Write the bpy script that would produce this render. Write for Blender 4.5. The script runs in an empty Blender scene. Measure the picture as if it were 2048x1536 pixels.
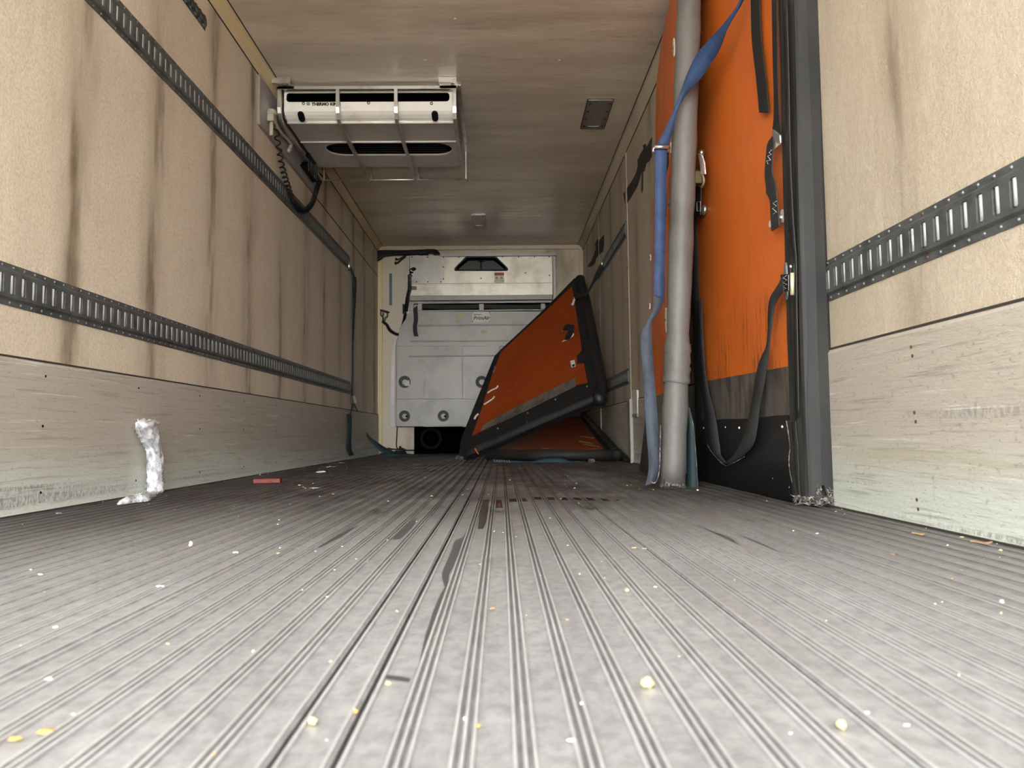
import bpy, math, random
from mathutils import Vector, Matrix
rnd = random.Random(7)
C = bpy.context.scene.collection
S = bpy.context.scene

# ------------------------------------------------------------------ camera
F_PX, CX, CY = 1480.0, 1024.0, 768.0
PITCH, YAW, ROLL, CAM_H = 0.06711, 0.01515, -0.01091, 0.2299
_r0 = Vector((math.cos(YAW), -math.sin(YAW), 0)); _f0 = Vector((math.sin(YAW), math.cos(YAW), 0)); _u0 = Vector((0, 0, 1))
FWD = math.cos(PITCH) * _f0 + math.sin(PITCH) * _u0
_up = -math.sin(PITCH) * _f0 + math.cos(PITCH) * _u0
RIGHT = math.cos(ROLL) * _r0 + math.sin(ROLL) * _up
UP = -math.sin(ROLL) * _r0 + math.cos(ROLL) * _up
cam = bpy.data.cameras.new('camera'); cam_o = bpy.data.objects.new('camera', cam); C.objects.link(cam_o)
cam_o.matrix_world = Matrix(((RIGHT.x, UP.x, -FWD.x, 0), (RIGHT.y, UP.y, -FWD.y, 0), (RIGHT.z, UP.z, -FWD.z, CAM_H), (0, 0, 0, 1)))
cam.sensor_width = 36; cam.lens = 36 * F_PX / 2048; cam.clip_start = 0.02
cam.dof.use_dof = True; cam.dof.focus_distance = 3.0; cam.dof.aperture_fstop = 7.5
S.camera = cam_o

# ------------------------------------------------------------------ light: overcast sky + sun on the yard behind the open doors
w = bpy.data.worlds.new('sky'); S.world = w; w.use_nodes = True
bg = w.node_tree.nodes['Background']; bg.inputs[0].default_value = (0.93, 0.97, 1.0, 1); bg.inputs[1].default_value = 6.4
sun = bpy.data.lights.new('sun', 'SUN'); sun.energy = 12.0; sun.angle = 0.02; sun.color = (1, .93, .82)
sun_o = bpy.data.objects.new('sun', sun); C.objects.link(sun_o); sun_o.rotation_euler = (math.radians(-50), 0, math.radians(25))
S.view_settings.view_transform = 'Standard'; S.view_settings.look = 'None'; S.view_settings.gamma = 1
S.view_settings.use_curve_mapping = False; S.view_settings.exposure = 1.6
cy = S.cycles
cy.use_denoising = True; cy.max_bounces = 14; cy.diffuse_bounces = 10; cy.glossy_bounces = 6; cy.transmission_bounces = 8; cy.caustics_reflective = False; cy.caustics_refractive = False

# ------------------------------------------------------------------ room figures (metres)
XL, XR, H, YB, Y0 = -1.457, 1.003, 2.488, 8.795, -1.2
KICK = 0.472

def ray(px, py):
    return ((px - CX) / F_PX) * RIGHT - ((py - CY) / F_PX) * UP + FWD
def at(axis, val, px, py):          # where the sight line through a photo point meets a plane of the place
    d = ray(px, py); o = Vector((0, 0, CAM_H)); return o + d * ((val - o[axis]) / d[axis])
def ax(v, p): return at(0, v, *p)
def ay(v, p): return at(1, v, *p)
def az(v, p): return at(2, v, *p)
def onplane(p0, n, px, py):
    d = ray(px, py); o = Vector((0, 0, CAM_H)); return o + d * (n.dot(p0 - o) / n.dot(d))

# ------------------------------------------------------------------ materials
def srgb(r, g, b):
    f = lambda c: ((c / 255) / 12.92) if c / 255 <= .04045 else (((c / 255) + .055) / 1.055) ** 2.4
    return (f(r), f(g), f(b), 1)
class NT:
    def __init__(s, name):
        s.m = bpy.data.materials.new(name); s.m.use_nodes = True; s.t = s.m.node_tree; s.p = s.t.nodes['Principled BSDF']
    def n(s, kind, **kw):
        x = s.t.nodes.new(kind)
        for k, v in kw.items(): setattr(x, k, v)
        return x
    def l(s, a, b): s.t.links.new(a, b)
    def setin(s, sock, v):
        if hasattr(v, 'is_output'): s.l(v, sock)
        else: sock.default_value = v
    def math(s, op, a, b=0.0, c=0.0, clamp=False):
        x = s.n('ShaderNodeMath', operation=op, use_clamp=clamp)
        for i, v in enumerate((a, b, c)): s.setin(x.inputs[i], v)
        return x.outputs[0]
    def mapr(s, v, a, b, c=0.0, d=1.0):
        x = s.n('ShaderNodeMapRange', clamp=True, interpolation_type='SMOOTHSTEP')
        for i, q in enumerate((v, a, b, c, d)): s.setin(x.inputs[i], q)
        return x.outputs[0]
    def coords(s, scale=(1, 1, 1), loc=(0, 0, 0)):
        if not hasattr(s, 'tc'): s.tc = s.n('ShaderNodeTexCoord').outputs['Object']
        m = s.n('ShaderNodeMapping'); m.inputs['Scale'].default_value = scale; m.inputs['Location'].default_value = loc
        s.l(s.tc, m.inputs[0]); return m.outputs[0]
    def xyz(s):
        x = s.n('ShaderNodeSeparateXYZ'); s.coords(); s.l(s.tc, x.inputs[0]); return x.outputs
    def noise(s, scale=5, vec=(1, 1, 1), detail=5, rough=.55, loc=(0, 0, 0), dist=0):
        x = s.n('ShaderNodeTexNoise'); x.inputs['Scale'].default_value = scale; x.inputs['Detail'].default_value = detail
        x.inputs['Roughness'].default_value = rough; x.inputs['Distortion'].default_value = dist
        s.l(s.coords(vec, loc), x.inputs['Vector']); return x.outputs['Fac']
    def mix(s, f, a, b):
        x = s.n('ShaderNodeMix', data_type='RGBA'); s.setin(x.inputs[0], f); s.setin(x.inputs[6], a); s.setin(x.inputs[7], b); return x.outputs[2]
    def bump(s, hgt, strength=.3, dist=.01, normal=None):
        x = s.n('ShaderNodeBump'); x.inputs['Strength'].default_value = strength; x.inputs['Distance'].default_value = dist
        s.l(hgt, x.inputs['Height'])
        if normal: s.l(normal, x.inputs['Normal'])
        return x.outputs[0]
    def out(s, col=None, rough=None, metal=None, normal=None, spec=None):
        for k, v in (('Base Color', col), ('Roughness', rough), ('Metallic', metal), ('Specular IOR Level', spec)):
            if v is not None: s.setin(s.p.inputs[k], v)
        if normal is not None: s.l(normal, s.p.inputs['Normal'])
        return s.m

def grime(name, base, dark, lo=.45, hi=.7, scale=6, vec=(1, 1, 1), rough=.6, metal=0., fine=0.15, fscale=120, bump=.15, bscale=200, bvec=(1, 1, 1), spec=.5):
    t = NT(name)
    f = t.mapr(t.noise(scale, vec, 6, .6), lo, hi)
    c = t.mix(f, base, dark)
    g = t.mapr(t.noise(fscale, bvec, 3), .3, .75, 0, fine)
    c = t.mix(g, c, dark)
    nb = t.bump(t.noise(bscale, bvec, 3), bump, .004) if bump else None
    return t.out(c, rough, metal, nb, spec)
def plain(name, col, rough=.5, metal=0., spec=.5):
    return NT(name).out(col, rough, metal, None, spec)

def wall_mat(name, phase, streak=1.0, k=1.0):
    t = NT(name); x, y, z = t.xyz()
    wob = t.noise(1.3, (1, 1, .7), 4, .6)
    u = t.math('ADD', t.math('MULTIPLY', y, 1 / .60), t.math('MULTIPLY', wob, .45))
    u = t.math('ADD', u, phase)
    fr = t.math('FRACT', u)
    d = t.math('ABSOLUTE', t.math('SUBTRACT', fr, .5))
    band = t.mapr(d, .30, .0)
    thin = t.mapr(d, .11, .02)
    stain = t.noise(2.4, (1, 2.4, .55), 6, .62)
    a = t.math('MULTIPLY', band, t.mapr(stain, .36, .66, .15, 1.0))
    b = t.math('MULTIPLY', thin, t.mapr(t.noise(3.1, (1, 3, .6), 5, .6, (3, 1, 2)), .42, .62, 0, 1))
    tot = t.math('ADD', t.math('MULTIPLY', a, .58 * streak), t.math('MULTIPLY', b, .50 * streak), clamp=True)
    blot = t.mapr(t.noise(1.6, (1, 1.2, .9), 7, .65, (7, 2, 5)), .45, .75, 0, .35)
    c0 = t.mix(blot, (.74 * k, .64 * k, .50 * k, 1), (.54 * k, .445 * k, .33 * k, 1))
    c = t.mix(tot, c0, (.21, .16, .11, 1))
    # scuffs: short dark dashes
    sc = t.mapr(t.noise(26, (1, 1.3, .45), 4, .7, (2, 9, 4)), .70, .76, 0, .55)
    c = t.mix(sc, c, (.16, .12, .09, 1))
    fine = t.mapr(t.noise(120, (1, .9, .7), 4, .7), .40, .66, 0, .34)
    c = t.mix(fine, c, (.36, .28, .19, 1))
    n1 = t.bump(t.noise(150, (1, .8, 1), 4, .75), .60, .005)
    n2 = t.bump(t.noise(3.2, (1, 1.5, .6), 3), .35, .03, n1)
    return t.out(c, .55, 0, n2, .35)

def kick_mat(name, seed):
    t = NT(name); x, y, z = t.xyz()
    low = t.mapr(t.math('ADD', z, t.math('MULTIPLY', t.noise(3, (1, .4, 3), 4), .16)), .08, .34)
    c0 = t.mix(low, (.63, .67, .60, 1), (.50, .45, .38, 1))
    sc = t.mapr(t.noise(9, (1, .30, 9), 6, .70, (seed, 0, 0)), .52, .68, 0, .62)
    c = t.mix(sc, c0, (.24, .22, .19, 1))
    sc2 = t.mapr(t.noise(16, (1, .10, 6), 5, .7, (0, seed, 3)), .60, .68, 0, .6)
    c = t.mix(sc2, c, (.80, .81, .76, 1))
    hb = t.math('MULTIPLY', t.mapr(t.noise(3.5, (1, .12, 6), 4, .6, (2, seed, 7)), .54, .66), t.mapr(z, .40, .20))
    hs = t.math('MULTIPLY', hb, t.mapr(t.noise(70, (1, 1.4, .7), 4, .7), .40, .62))
    c = t.mix(t.math('MULTIPLY', hs, .75), c, (.20, .205, .215, 1))
    ol = t.math('MULTIPLY', t.mapr(t.math('ABSOLUTE', t.math('SUBTRACT', z, .165)), .05, .0), t.mapr(t.noise(5, (1, .3, 3), 4), .42, .66, 0, .5))
    c = t.mix(ol, c, (.46, .42, .27, 1))
    sp = t.mapr(t.noise(90, (1, .6, 1), 3, .6), .58, .74, 0, .5)
    c = t.mix(sp, c, (.22, .19, .16, 1))
    n1 = t.bump(t.noise(75, (1, .45, 1.1), 5, .75), .55, .006)
    n2 = t.bump(t.noise(14, (1, .2, 3), 4, .6), .35, .008, n1)
    return t.out(c, .52, .12, n2, .4)

def floor_mat():
    t = NT('ribbed_aluminium'); x, y, z = t.xyz()
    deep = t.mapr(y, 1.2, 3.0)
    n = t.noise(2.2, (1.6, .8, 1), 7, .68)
    far_tone = t.math('MULTIPLY', t.mapr(n, .34, .62, .45, 1.0), deep)  # darker, browner tone that grows with depth, broken up by noise
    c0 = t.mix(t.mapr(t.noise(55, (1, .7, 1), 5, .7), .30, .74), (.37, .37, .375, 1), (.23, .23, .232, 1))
    c = t.mix(t.math('MULTIPLY', far_tone, .95), c0, (.050, .040, .035, 1))
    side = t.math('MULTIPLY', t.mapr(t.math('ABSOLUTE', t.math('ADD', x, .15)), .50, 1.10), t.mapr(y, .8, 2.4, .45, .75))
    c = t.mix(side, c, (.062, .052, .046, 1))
    brown = t.math('MULTIPLY', t.mapr(t.noise(3.2, (2.2, .9, 1), 5, .6, (4, 4, 0)), .60, .70), t.math('MULTIPLY', t.mapr(y, 1.5, 2.3), t.mapr(y, 5.5, 3.5)))
    c = t.mix(t.math('MULTIPLY', brown, .8), c, (.030, .020, .015, 1))
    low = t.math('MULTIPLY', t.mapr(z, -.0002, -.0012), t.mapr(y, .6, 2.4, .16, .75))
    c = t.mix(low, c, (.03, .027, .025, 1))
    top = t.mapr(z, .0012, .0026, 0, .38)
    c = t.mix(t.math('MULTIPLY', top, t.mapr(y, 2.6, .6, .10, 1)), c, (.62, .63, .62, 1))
    bead = t.math('MULTIPLY', t.math('SINE', t.math('MULTIPLY', y, 6.2832 / .0042)), t.mapr(z, .001, .0024))
    bead = t.math('MULTIPLY', bead, t.mapr(t.noise(2.5, (6, .3, 1), 2), .45, .6))
    n1 = t.bump(bead, .35, .0012)
    n2 = t.bump(t.noise(85, (1, .5, 1), 5, .7), .30, .003, n1)
    r = t.mapr(t.noise(8, (1, .4, 1), 4), .3, .7, .36, .58)
    return t.out(c, r, .35, n2, .5)

M = {}
M['wall_l'] = wall_mat('cream_grp_left', .10)
M['wall_r'] = wall_mat('cream_grp_right', .35, 1.0, .76)
M['kick_l'] = kick_mat('scuffed_kick_plate_left', 1.0)
M['kick_r'] = kick_mat('scuffed_kick_plate_right', 5.0)
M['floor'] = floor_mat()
def ceil_mat():
    t = NT('ceiling_grp')
    f = t.mapr(t.noise(1.5, (.5, 2.2, 1), 7, .65), .36, .70, 0, .75)
    c = t.mix(f, (.76, .675, .55, 1), (.54, .46, .355, 1))
    g = t.mapr(t.noise(14, (.25, 1.8, 1), 5, .7, (2, 2, 0)), .55, .75, 0, .45)
    c = t.mix(g, c, (.32, .26, .19, 1))
    n1 = t.bump(t.noise(120, (1, 1, 1), 4, .7), .2, .003)
    n2 = t.bump(t.noise(2.6, (.5, 2.0, 1), 3, .5), .25, .05, n1)
    return t.out(c, .24, 0, n2, .5)
M['ceil'] = ceil_mat()
M['back'] = grime('cream_bulkhead', (.66, .57, .43, 1), (.42, .33, .22, 1), .48, .72, 3, (1, 1, .5), .5, 0, .15, 60, .08)
M['trim'] = grime('vinyl_cove', (.62, .53, .40, 1), (.34, .27, .19, 1), .5, .75, 3, (1, .4, 1), .5, 0, .1, 90, .05)
M['trimY'] = grime('yellowed_cove', (.72, .58, .33, 1), (.42, .32, .18, 1), .55, .8, 3, (1, .5, 1), .45, 0, .1, 90, .05)
M['seam'] = plain('dark_sealant', (.035, .028, .022, 1), .8)
M['galv'] = grime('galvanised_steel', (.125, .133, .131, 1), (.066, .070, .068, 1), .4, .68, 14, (1, 1, 1), .5, .35, .3, 160, .12)
M['bar'] = grime('bright_zinc', (.58, .59, .575, 1), (.34, .34, .33, 1), .45, .7, 60, (1, 1, .2), .5, .1, .25, 300, .2)
M['rivet'] = plain('rivet_head', (.15, .152, .148, 1), .45, .3)
M['rust'] = plain('rusty_screw', (.12, .05, .025, 1), .8)
M['alu'] = grime('brushed_aluminium', (.43, .385, .325, 1), (.27, .235, .19, 1), .40, .72, 4, (1, 1, 1), .40, .75, .12, 200, .08, 220, (.2, 1, 3))
M['alu2'] = grime('dull_aluminium', (.36, .335, .30, 1), (.25, .225, .195, 1), .45, .75, 5, (1, 1, 1), .42, .6, .15, 200, .08)
M['tubeal'] = grime('cage_aluminium', (.60, .56, .50, 1), (.38, .34, .29, 1), .45, .75, 9, (1, 1, 1), .33, .85, .1, 200, .05)
M['bulk'] = grime('grey_composite', (.345, .32, .285, 1), (.245, .225, .198, 1), .42, .75, 3, (1, 1, 1), .42, .1, .12, 120, .06)
M['white'] = grime('white_enamel', (.90, .87, .79, 1), (.66, .60, .51, 1), .55, .85, 5, (1, 1, 1), .32, 0, .05, 120, .02)
M['evap_under'] = grime('grey_enamel', (.62, .585, .53, 1), (.44, .41, .36, 1), .5, .8, 5, (1, 1, 1), .4, .2, .1, 120, .04)
M['black'] = plain('black_plastic', (.004, .004, .0043, 1), .5, 0, .2)
M['void'] = plain('black_cavity', (.0015, .0015, .0015, 1), .9, 0, 0)  # near-black without sheen: shade inside openings put into the colour
M['rubber'] = plain('black_cable', (.004, .004, .0045, 1), .5, 0, .3)
M['orange'] = None
def orange_mat(nm='orange_board', k=1.0, sp_=.4):
    t = NT(nm); x, y, z = t.xyz()
    f = t.mapr(t.noise(2.0, (1, 1.2, .5), 6, .65), .35, .75, 0, .8)
    c = t.mix(f, (.70 * k, .160 * k * k ** .3, .024 * k, 1), (.55 * k, .112 * k * k ** .3, .018 * k, 1))
    sc = t.mapr(t.noise(7, (1, 5, .7), 6, .75, (1, 5, 2)), .53, .66, 0, .8)
    c = t.mix(t.math('MULTIPLY', sc, t.mapr(z, .95, .45, .15, 1)), c, (.085, .03, .012, 1))
    sp = t.mapr(t.noise(42, (1, 1, .6), 4, .7, (5, 1, 1)), .67, .75, 0, .6)
    c = t.mix(sp, c, (.16, .05, .012, 1))
    return t.out(c, .42, 0, t.bump(t.noise(40, (1, 1.5, .35), 4), .10, .004), sp_)
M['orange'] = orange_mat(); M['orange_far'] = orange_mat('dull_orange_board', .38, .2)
M['pad'] = grime('black_vinyl', (.014, .014, .0145, 1), (.008, .008, .008, 1), .4, .7, 4, (1, 1, .4), .48, 0, .1, 60, .25, 26, (1, 1, .5))
M['padlit'] = grime('lit_black_vinyl', (.030, .0285, .027, 1), (.016, .0155, .015, 1), .36, .72, 5, (1, 1, .4), .58, 0, .25, 50, .22, 20, (1, 1, .5), .3)  # lighter copy of the black vinyl, light on front edges put into its colour
M['padgrey'] = grime('grey_vinyl', (.135, .127, .115, 1), (.075, .069, .062, 1), .40, .72, 6, (1, 1, .5), .55, 0, .3, 60, .3, 24, (1, 1, .6))
M['band'] = grime('grey_worn_band', (.135, .115, .095, 1), (.05, .042, .035, 1), .38, .66, 9, (1, 2.2, .5), .6, 0, .3, 90, .15)
M['skirt'] = grime('black_rubber_skirt', (.0065, .0065, .0075, 1), (.012, .0115, .0115, 1), .5, .8, 5, (1, .4, 2), .55, 0, .1, 80, .1)
M['fray'] = grime('frayed_foam', (.34, .305, .26, 1), (.06, .052, .045, 1), .38, .56, 70, (1, 1, 1), .9, 0, .2, 90, 0)
M['blue'] = grime('blue_webbing', (.024, .058, .145, 1), (.012, .028, .07, 1), .4, .7, 12, (1, 1, 1), .7, 0, .3, 220, .2, 600)
M['bluegrey'] = grime('faded_blue_webbing', (.062, .078, .105, 1), (.028, .032, .044, 1), .42, .66, 8, (1, 1, .6), .75, 0, .3, 220, .2, 600)
M['teal'] = grime('teal_webbing', (.022, .06, .078, 1), (.009, .024, .030, 1), .4, .7, 9, (1, 1, 1), .7, 0, .3, 220, .15, 600)
M['tealc'] = plain('dark_teal_fabric', (.004, .018, .020, 1), .7)
M['webb'] = grime('black_webbing', (.0058, .0052, .0055, 1), (.010, .0095, .0095, 1), .4, .7, 20, (1, 1, 1), .7, 0, .3, 260, .2, 700)
M['webg'] = grime('charcoal_webbing', (.024, .0235, .0245, 1), (.014, .014, .0145, 1), .4, .7, 12, (1, 1, .5), .7, 0, .3, 260, .25, 700)
M['steel'] = plain('bright_steel', (.66, .64, .58, 1), .28, .9)
M['brass'] = plain('pale_brass_steel', (.80, .76, .50, 1), .35, .6)
M['stitch'] = plain('white_thread', (.62, .60, .56, 1), .8)
M['paper'] = grime('dirty_paper', (.70, .58, .52, 1), (.38, .28, .24, 1), .5, .7, 40, (1, 1, 1), .8)
M['cream'] = plain('cream_label', (.72, .68, .60, 1), .5)
M['ink'] = plain('black_ink', (.012, .012, .012, 1), .5)
M['red'] = grime('red_painted_wood', (.20, .030, .016, 1), (.085, .022, .017, 1), .45, .7, 40, (1, 1, 1), .6)
M['warn'] = plain('red_print', (.42, .075, .02, 1), .5)
M['yel'] = plain('yellow_print', (.55, .36, .03, 1), .5)
M['glue'] = plain('old_glue', (.52, .46, .27, 1), .6)
M['greyprint'] = plain('grey_print', (.40, .39, .38, 1), .5)
M['lens'] = plain('lamp_lens', (.26, .235, .19, 1), .3)
M['cyan'] = plain('blue_gauge', (.07, .15, .19, 1), .35)
M['wet'] = plain('wet_metal', (.062, .061, .060, 1), .3, 0, .3)
M['wetb'] = plain('brown_wet_metal', (.018, .012, .009, 1), .2, .1, .6)
M['corn'] = plain('pale_yellow_crumb', (.66, .545, .23, 1), .8)
M['chip'] = plain('ochre_crumb', (.46, .27, .08, 1), .8)
M['whitebit'] = plain('white_scrap', (.66, .64, .59, 1), .8)
M['leaf'] = plain('dry_leaf', (.33, .20, .10, 1), .8)
M['hose'] = plain('grey_hose', (.42, .37, .29, 1), .5)
M['foam'] = grime('torn_dark_core', (.045, .034, .027, 1), (.018, .014, .011, 1), .4, .65, 14, (1, 1, 1), .9, 0, .3, 60, .5, 60)
tw = NT('stretch_film')
tw.l(tw.mapr(tw.noise(30, (1, 1, .6), 4, .6), .36, .66, .22, .95), tw.p.inputs['Alpha'])
M['film'] = tw.out((.80, .80, .82, 1), .2, 0, tw.bump(tw.noise(38, (1, 1, .5), 4), .6, .01), .6)
M['asphalt'] = grime('yard_concrete', (.46, .44, .41, 1), (.34, .33, .31, 1), .4, .7, .6, (1, 1, 1), .85)
M['galvlite'] = grime('pale_plate', (.44, .415, .40, 1), (.33, .31, .29, 1), .45, .75, 4, (1, 1, 1), .42, .25, .1, 120, .05)
M['tan'] = plain('tan_tape', (.16, .12, .06, 1), .7)
M['outer'] = plain('body_shell', (.55, .55, .55, 1), .6)

# ------------------------------------------------------------------ mesh helpers
class MB:
    def __init__(s): s.v = []; s.f = []; s.mi = []
    def add(s, vs, fs, mi=0):
        b = len(s.v); s.v += [tuple(q) for q in vs]; s.f += [tuple(b + i for i in q) for q in fs]; s.mi += [mi] * len(fs); return s
    def box(s, x0, x1, y0, y1, z0, z1, mi=0):
        vs = [(x, y, z) for z in (z0, z1) for y in (y0, y1) for x in (x0, x1)]
        return s.add(vs, [(0, 2, 3, 1), (4, 5, 7, 6), (0, 1, 5, 4), (2, 6, 7, 3), (0, 4, 6, 2), (1, 3, 7, 5)], mi)
    def prism(s, poly, off, mi=0):          # polygon of 3D points pushed along vector off
        n = len(poly); off = Vector(off); vs = [Vector(p) for p in poly] + [Vector(p) + off for p in poly]
        fs = [tuple(range(n))[::-1], tuple(range(n, 2 * n))] + [(i, (i + 1) % n, n + (i + 1) % n, n + i) for i in range(n)]
        return s.add(vs, fs, mi)
    def tube(s, path, r, n=8, cap=True, mi=0, rs=None, squash=None):
        P = [Vector(p) for p in path]; ring = []; up = None
        for i, p in enumerate(P):
            t = ((P[min(i + 1, len(P) - 1)] - P[max(i - 1, 0)])).normalized()
            if up is None:
                up = Vector((0, 0, 1)) if abs(t.z) < .9 else Vector((1, 0, 0))
            a = t.cross(up).normalized(); b = a.cross(t).normalized(); up = b
            rr = rs[i] if rs else r
            for k in range(n):
                q = 2 * math.pi * (k + .5) / n
                ring.append(p + (a * math.cos(q) + b * math.sin(q)) * rr)
        fs = []
        for i in range(len(P) - 1):
            for k in range(n):
                fs.append((i * n + k, i * n + (k + 1) % n, (i + 1) * n + (k + 1) % n, (i + 1) * n + k))
        if cap: fs += [tuple(range(n))[::-1], tuple(range((len(P) - 1) * n, len(P) * n))]
        return s.add(ring, fs, mi)
    def bar(s, a, b, w, mi=0): return s.tube([a, b], w * .7071, 4, True, mi)
    def disc(s, c, nrm, r, h, n=12, r2=None, mi=0):     # short cylinder/cone frustum
        c = Vector(c); nrm = Vector(nrm).normalized(); r2 = r if r2 is None else r2
        u = nrm.cross(Vector((0, 0, 1)) if abs(nrm.z) < .9 else Vector((1, 0, 0))).normalized(); v = nrm.cross(u)
        A = [c + (u * math.cos(6.28319 * k / n) + v * math.sin(6.28319 * k / n)) * r for k in range(n)]
        B = [c + nrm * h + (u * math.cos(6.28319 * k / n) + v * math.sin(6.28319 * k / n)) * r2 for k in range(n)]
        return s.add(A + B, [tuple(range(n))[::-1], tuple(range(n, 2 * n))] + [(i, (i + 1) % n, n + (i + 1) % n, n + i) for i in range(n)], mi)
    def ring(s, c, nrm, r0, r1, h, n=20, mi=0):          # flat annulus with height
        c = Vector(c); nrm = Vector(nrm).normalized()
        u = nrm.cross(Vector((0, 0, 1)) if abs(nrm.z) < .9 else Vector((1, 0, 0))).normalized(); v = nrm.cross(u)
        cs = [(u * math.cos(6.28319 * k / n) + v * math.sin(6.28319 * k / n)) for k in range(n)]
        vs = [c + q * r0 for q in cs] + [c + q * r1 for q in cs] + [c + q * r0 + nrm * h for q in cs] + [c + q * r1 + nrm * h for q in cs]
        fs = []
        for i in range(n):
            j = (i + 1) % n
            fs += [(i, j, n + j, n + i), (2 * n + i, 3 * n + i, 3 * n + j, 2 * n + j), (n + i, n + j, 3 * n + j, 3 * n + i), (j, i, 2 * n + i, 2 * n + j)]
        return s.add(vs, fs, mi)
    def blob(s, c, r, n=7, m=5, jit=.25, scl=(1, 1, 1), mi=0):
        c = Vector(c); vs = [c + Vector((0, 0, r * scl[2]))]; fs = []
        for i in range(1, m):
            for k in range(n):
                th = math.pi * i / m; ph = 6.28319 * k / n; q = r * (1 + rnd.uniform(-jit, jit))
                vs.append(c + Vector((q * math.sin(th) * math.cos(ph) * scl[0], q * math.sin(th) * math.sin(ph) * scl[1], q * math.cos(th) * scl[2])))
        vs.append(c - Vector((0, 0, r * scl[2]))); L = len(vs) - 1
        for k in range(n): fs.append((0, 1 + k, 1 + (k + 1) % n)); fs.append((L, 1 + (m - 2) * n + (k + 1) % n, 1 + (m - 2) * n + k))
        for i in range(m - 2):
            for k in range(n): fs.append((1 + i * n + k, 1 + (i + 1) * n + k, 1 + (i + 1) * n + (k + 1) % n, 1 + i * n + (k + 1) % n))
        return s.add(vs, fs, mi)
    def ribbon(s, L, R, t=.003, mi=0):       # strap between two edges, with thickness t
        n = len(L); A = []; B = []
        for i in range(n):
            d = (Vector(L[min(i + 1, n - 1)]) + Vector(R[min(i + 1, n - 1)]) - Vector(L[max(i - 1, 0)]) - Vector(R[max(i - 1, 0)]))
            nn = d.cross(Vector(R[i]) - Vector(L[i]))
            nn = nn.normalized() * t if nn.length > 1e-9 else Vector((0, -t, 0))
            A += [Vector(L[i]), Vector(R[i])]; B += [Vector(L[i]) + nn, Vector(R[i]) + nn]
        o = 2 * n; fs = []
        for i in range(n - 1):
            a, b, c, d = 2 * i, 2 * i + 1, 2 * i + 3, 2 * i + 2
            fs += [(a, b, c, d), (o + a, o + d, o + c, o + b), (a, d, o + d, o + a), (b, o + b, o + c, c)]
        fs += [(0, o, o + 1, 1), (2 * n - 2, 2 * n - 1, o + 2 * n - 1, o + 2 * n - 2)]
        return s.add(A + B, fs, mi)
    def build(s, name, mats, parent=None, smooth=False, **kw):
        me = bpy.data.meshes.new(name); me.from_pydata(s.v, [], s.f)
        for m in (mats if isinstance(mats, (list, tuple)) else [mats]): me.materials.append(M[m] if isinstance(m, str) else m)
        me.polygons.foreach_set('material_index', s.mi)
        if smooth: me.polygons.foreach_set('use_smooth', [True] * len(me.polygons))
        me.update()
        return link(name, me, parent, **kw)
def link(name, me, parent=None, loc=None, **kw):
    o = bpy.data.objects.new(name, me); C.objects.link(o)
    if parent is not None:
        o.parent = parent; o.matrix_parent_inverse = Matrix.Translation(-Vector(parent['base'])) if 'base' in parent else Matrix()
    if loc is not None: o.location = loc
    for k, v in kw.items(): o[k] = v
    return o
def thing(name, label, cat, base, group=None):
    o = bpy.data.objects.new(name, None); C.objects.link(o); o.location = base; o.empty_display_size = .05
    o['base'] = list(base); o['label'] = label; o['category'] = cat
    if group: o['group'] = group
    return o
def tag(o, label, cat, group=None):
    o['label'] = label; o['category'] = cat
    if group: o['group'] = group
    return o
def cr(pts, k=6):         # Catmull-Rom through 3D points
    P = [Vector(p) for p in pts]; out = []
    for i in range(len(P) - 1):
        a, b, c, d = P[max(i - 1, 0)], P[i], P[i + 1], P[min(i + 2, len(P) - 1)]
        for j in range(k):
            t = j / k
            out.append(.5 * ((2 * b) + (c - a) * t + (2 * a - 5 * b + 4 * c - d) * t * t + (3 * b - a - 3 * c + d) * t ** 3))
    out.append(P[-1]); return out
def smooth_pair(L, R, k=5): return cr(L, k), cr(R, k)
def bevel(o, wd=.004, seg=2):
    b = o.modifiers.new('bevel', 'BEVEL'); b.width = wd; b.segments = seg; b.limit_method = 'ANGLE'; b.angle_limit = math.radians(40); return o
def text_part(name, s, size, m, parent, origin, u, v, depth=.0006, shear=0, bold=0):
    cu = bpy.data.curves.new('t', 'FONT'); cu.body = s; cu.size = size; cu.extrude = depth; cu.shear = shear; cu.offset = bold; cu.align_x = 'LEFT'; cu.resolution_u = 3
    tmp = bpy.data.objects.new('t', cu); C.objects.link(tmp); bpy.context.view_layer.update()
    me = bpy.data.meshes.new_from_object(tmp.evaluated_get(bpy.context.evaluated_depsgraph_get())); bpy.data.objects.remove(tmp)
    u = Vector(u).normalized(); v = Vector(v).normalized(); n = u.cross(v); o = Vector(origin)
    me.transform(Matrix(((u.x, v.x, n.x, o.x), (u.y, v.y, n.y, o.y), (u.z, v.z, n.z, o.z), (0, 0, 0, 1))))
    me.name = name; me.materials.clear(); me.materials.append(M[m]); return link(name, me, parent)

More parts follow.
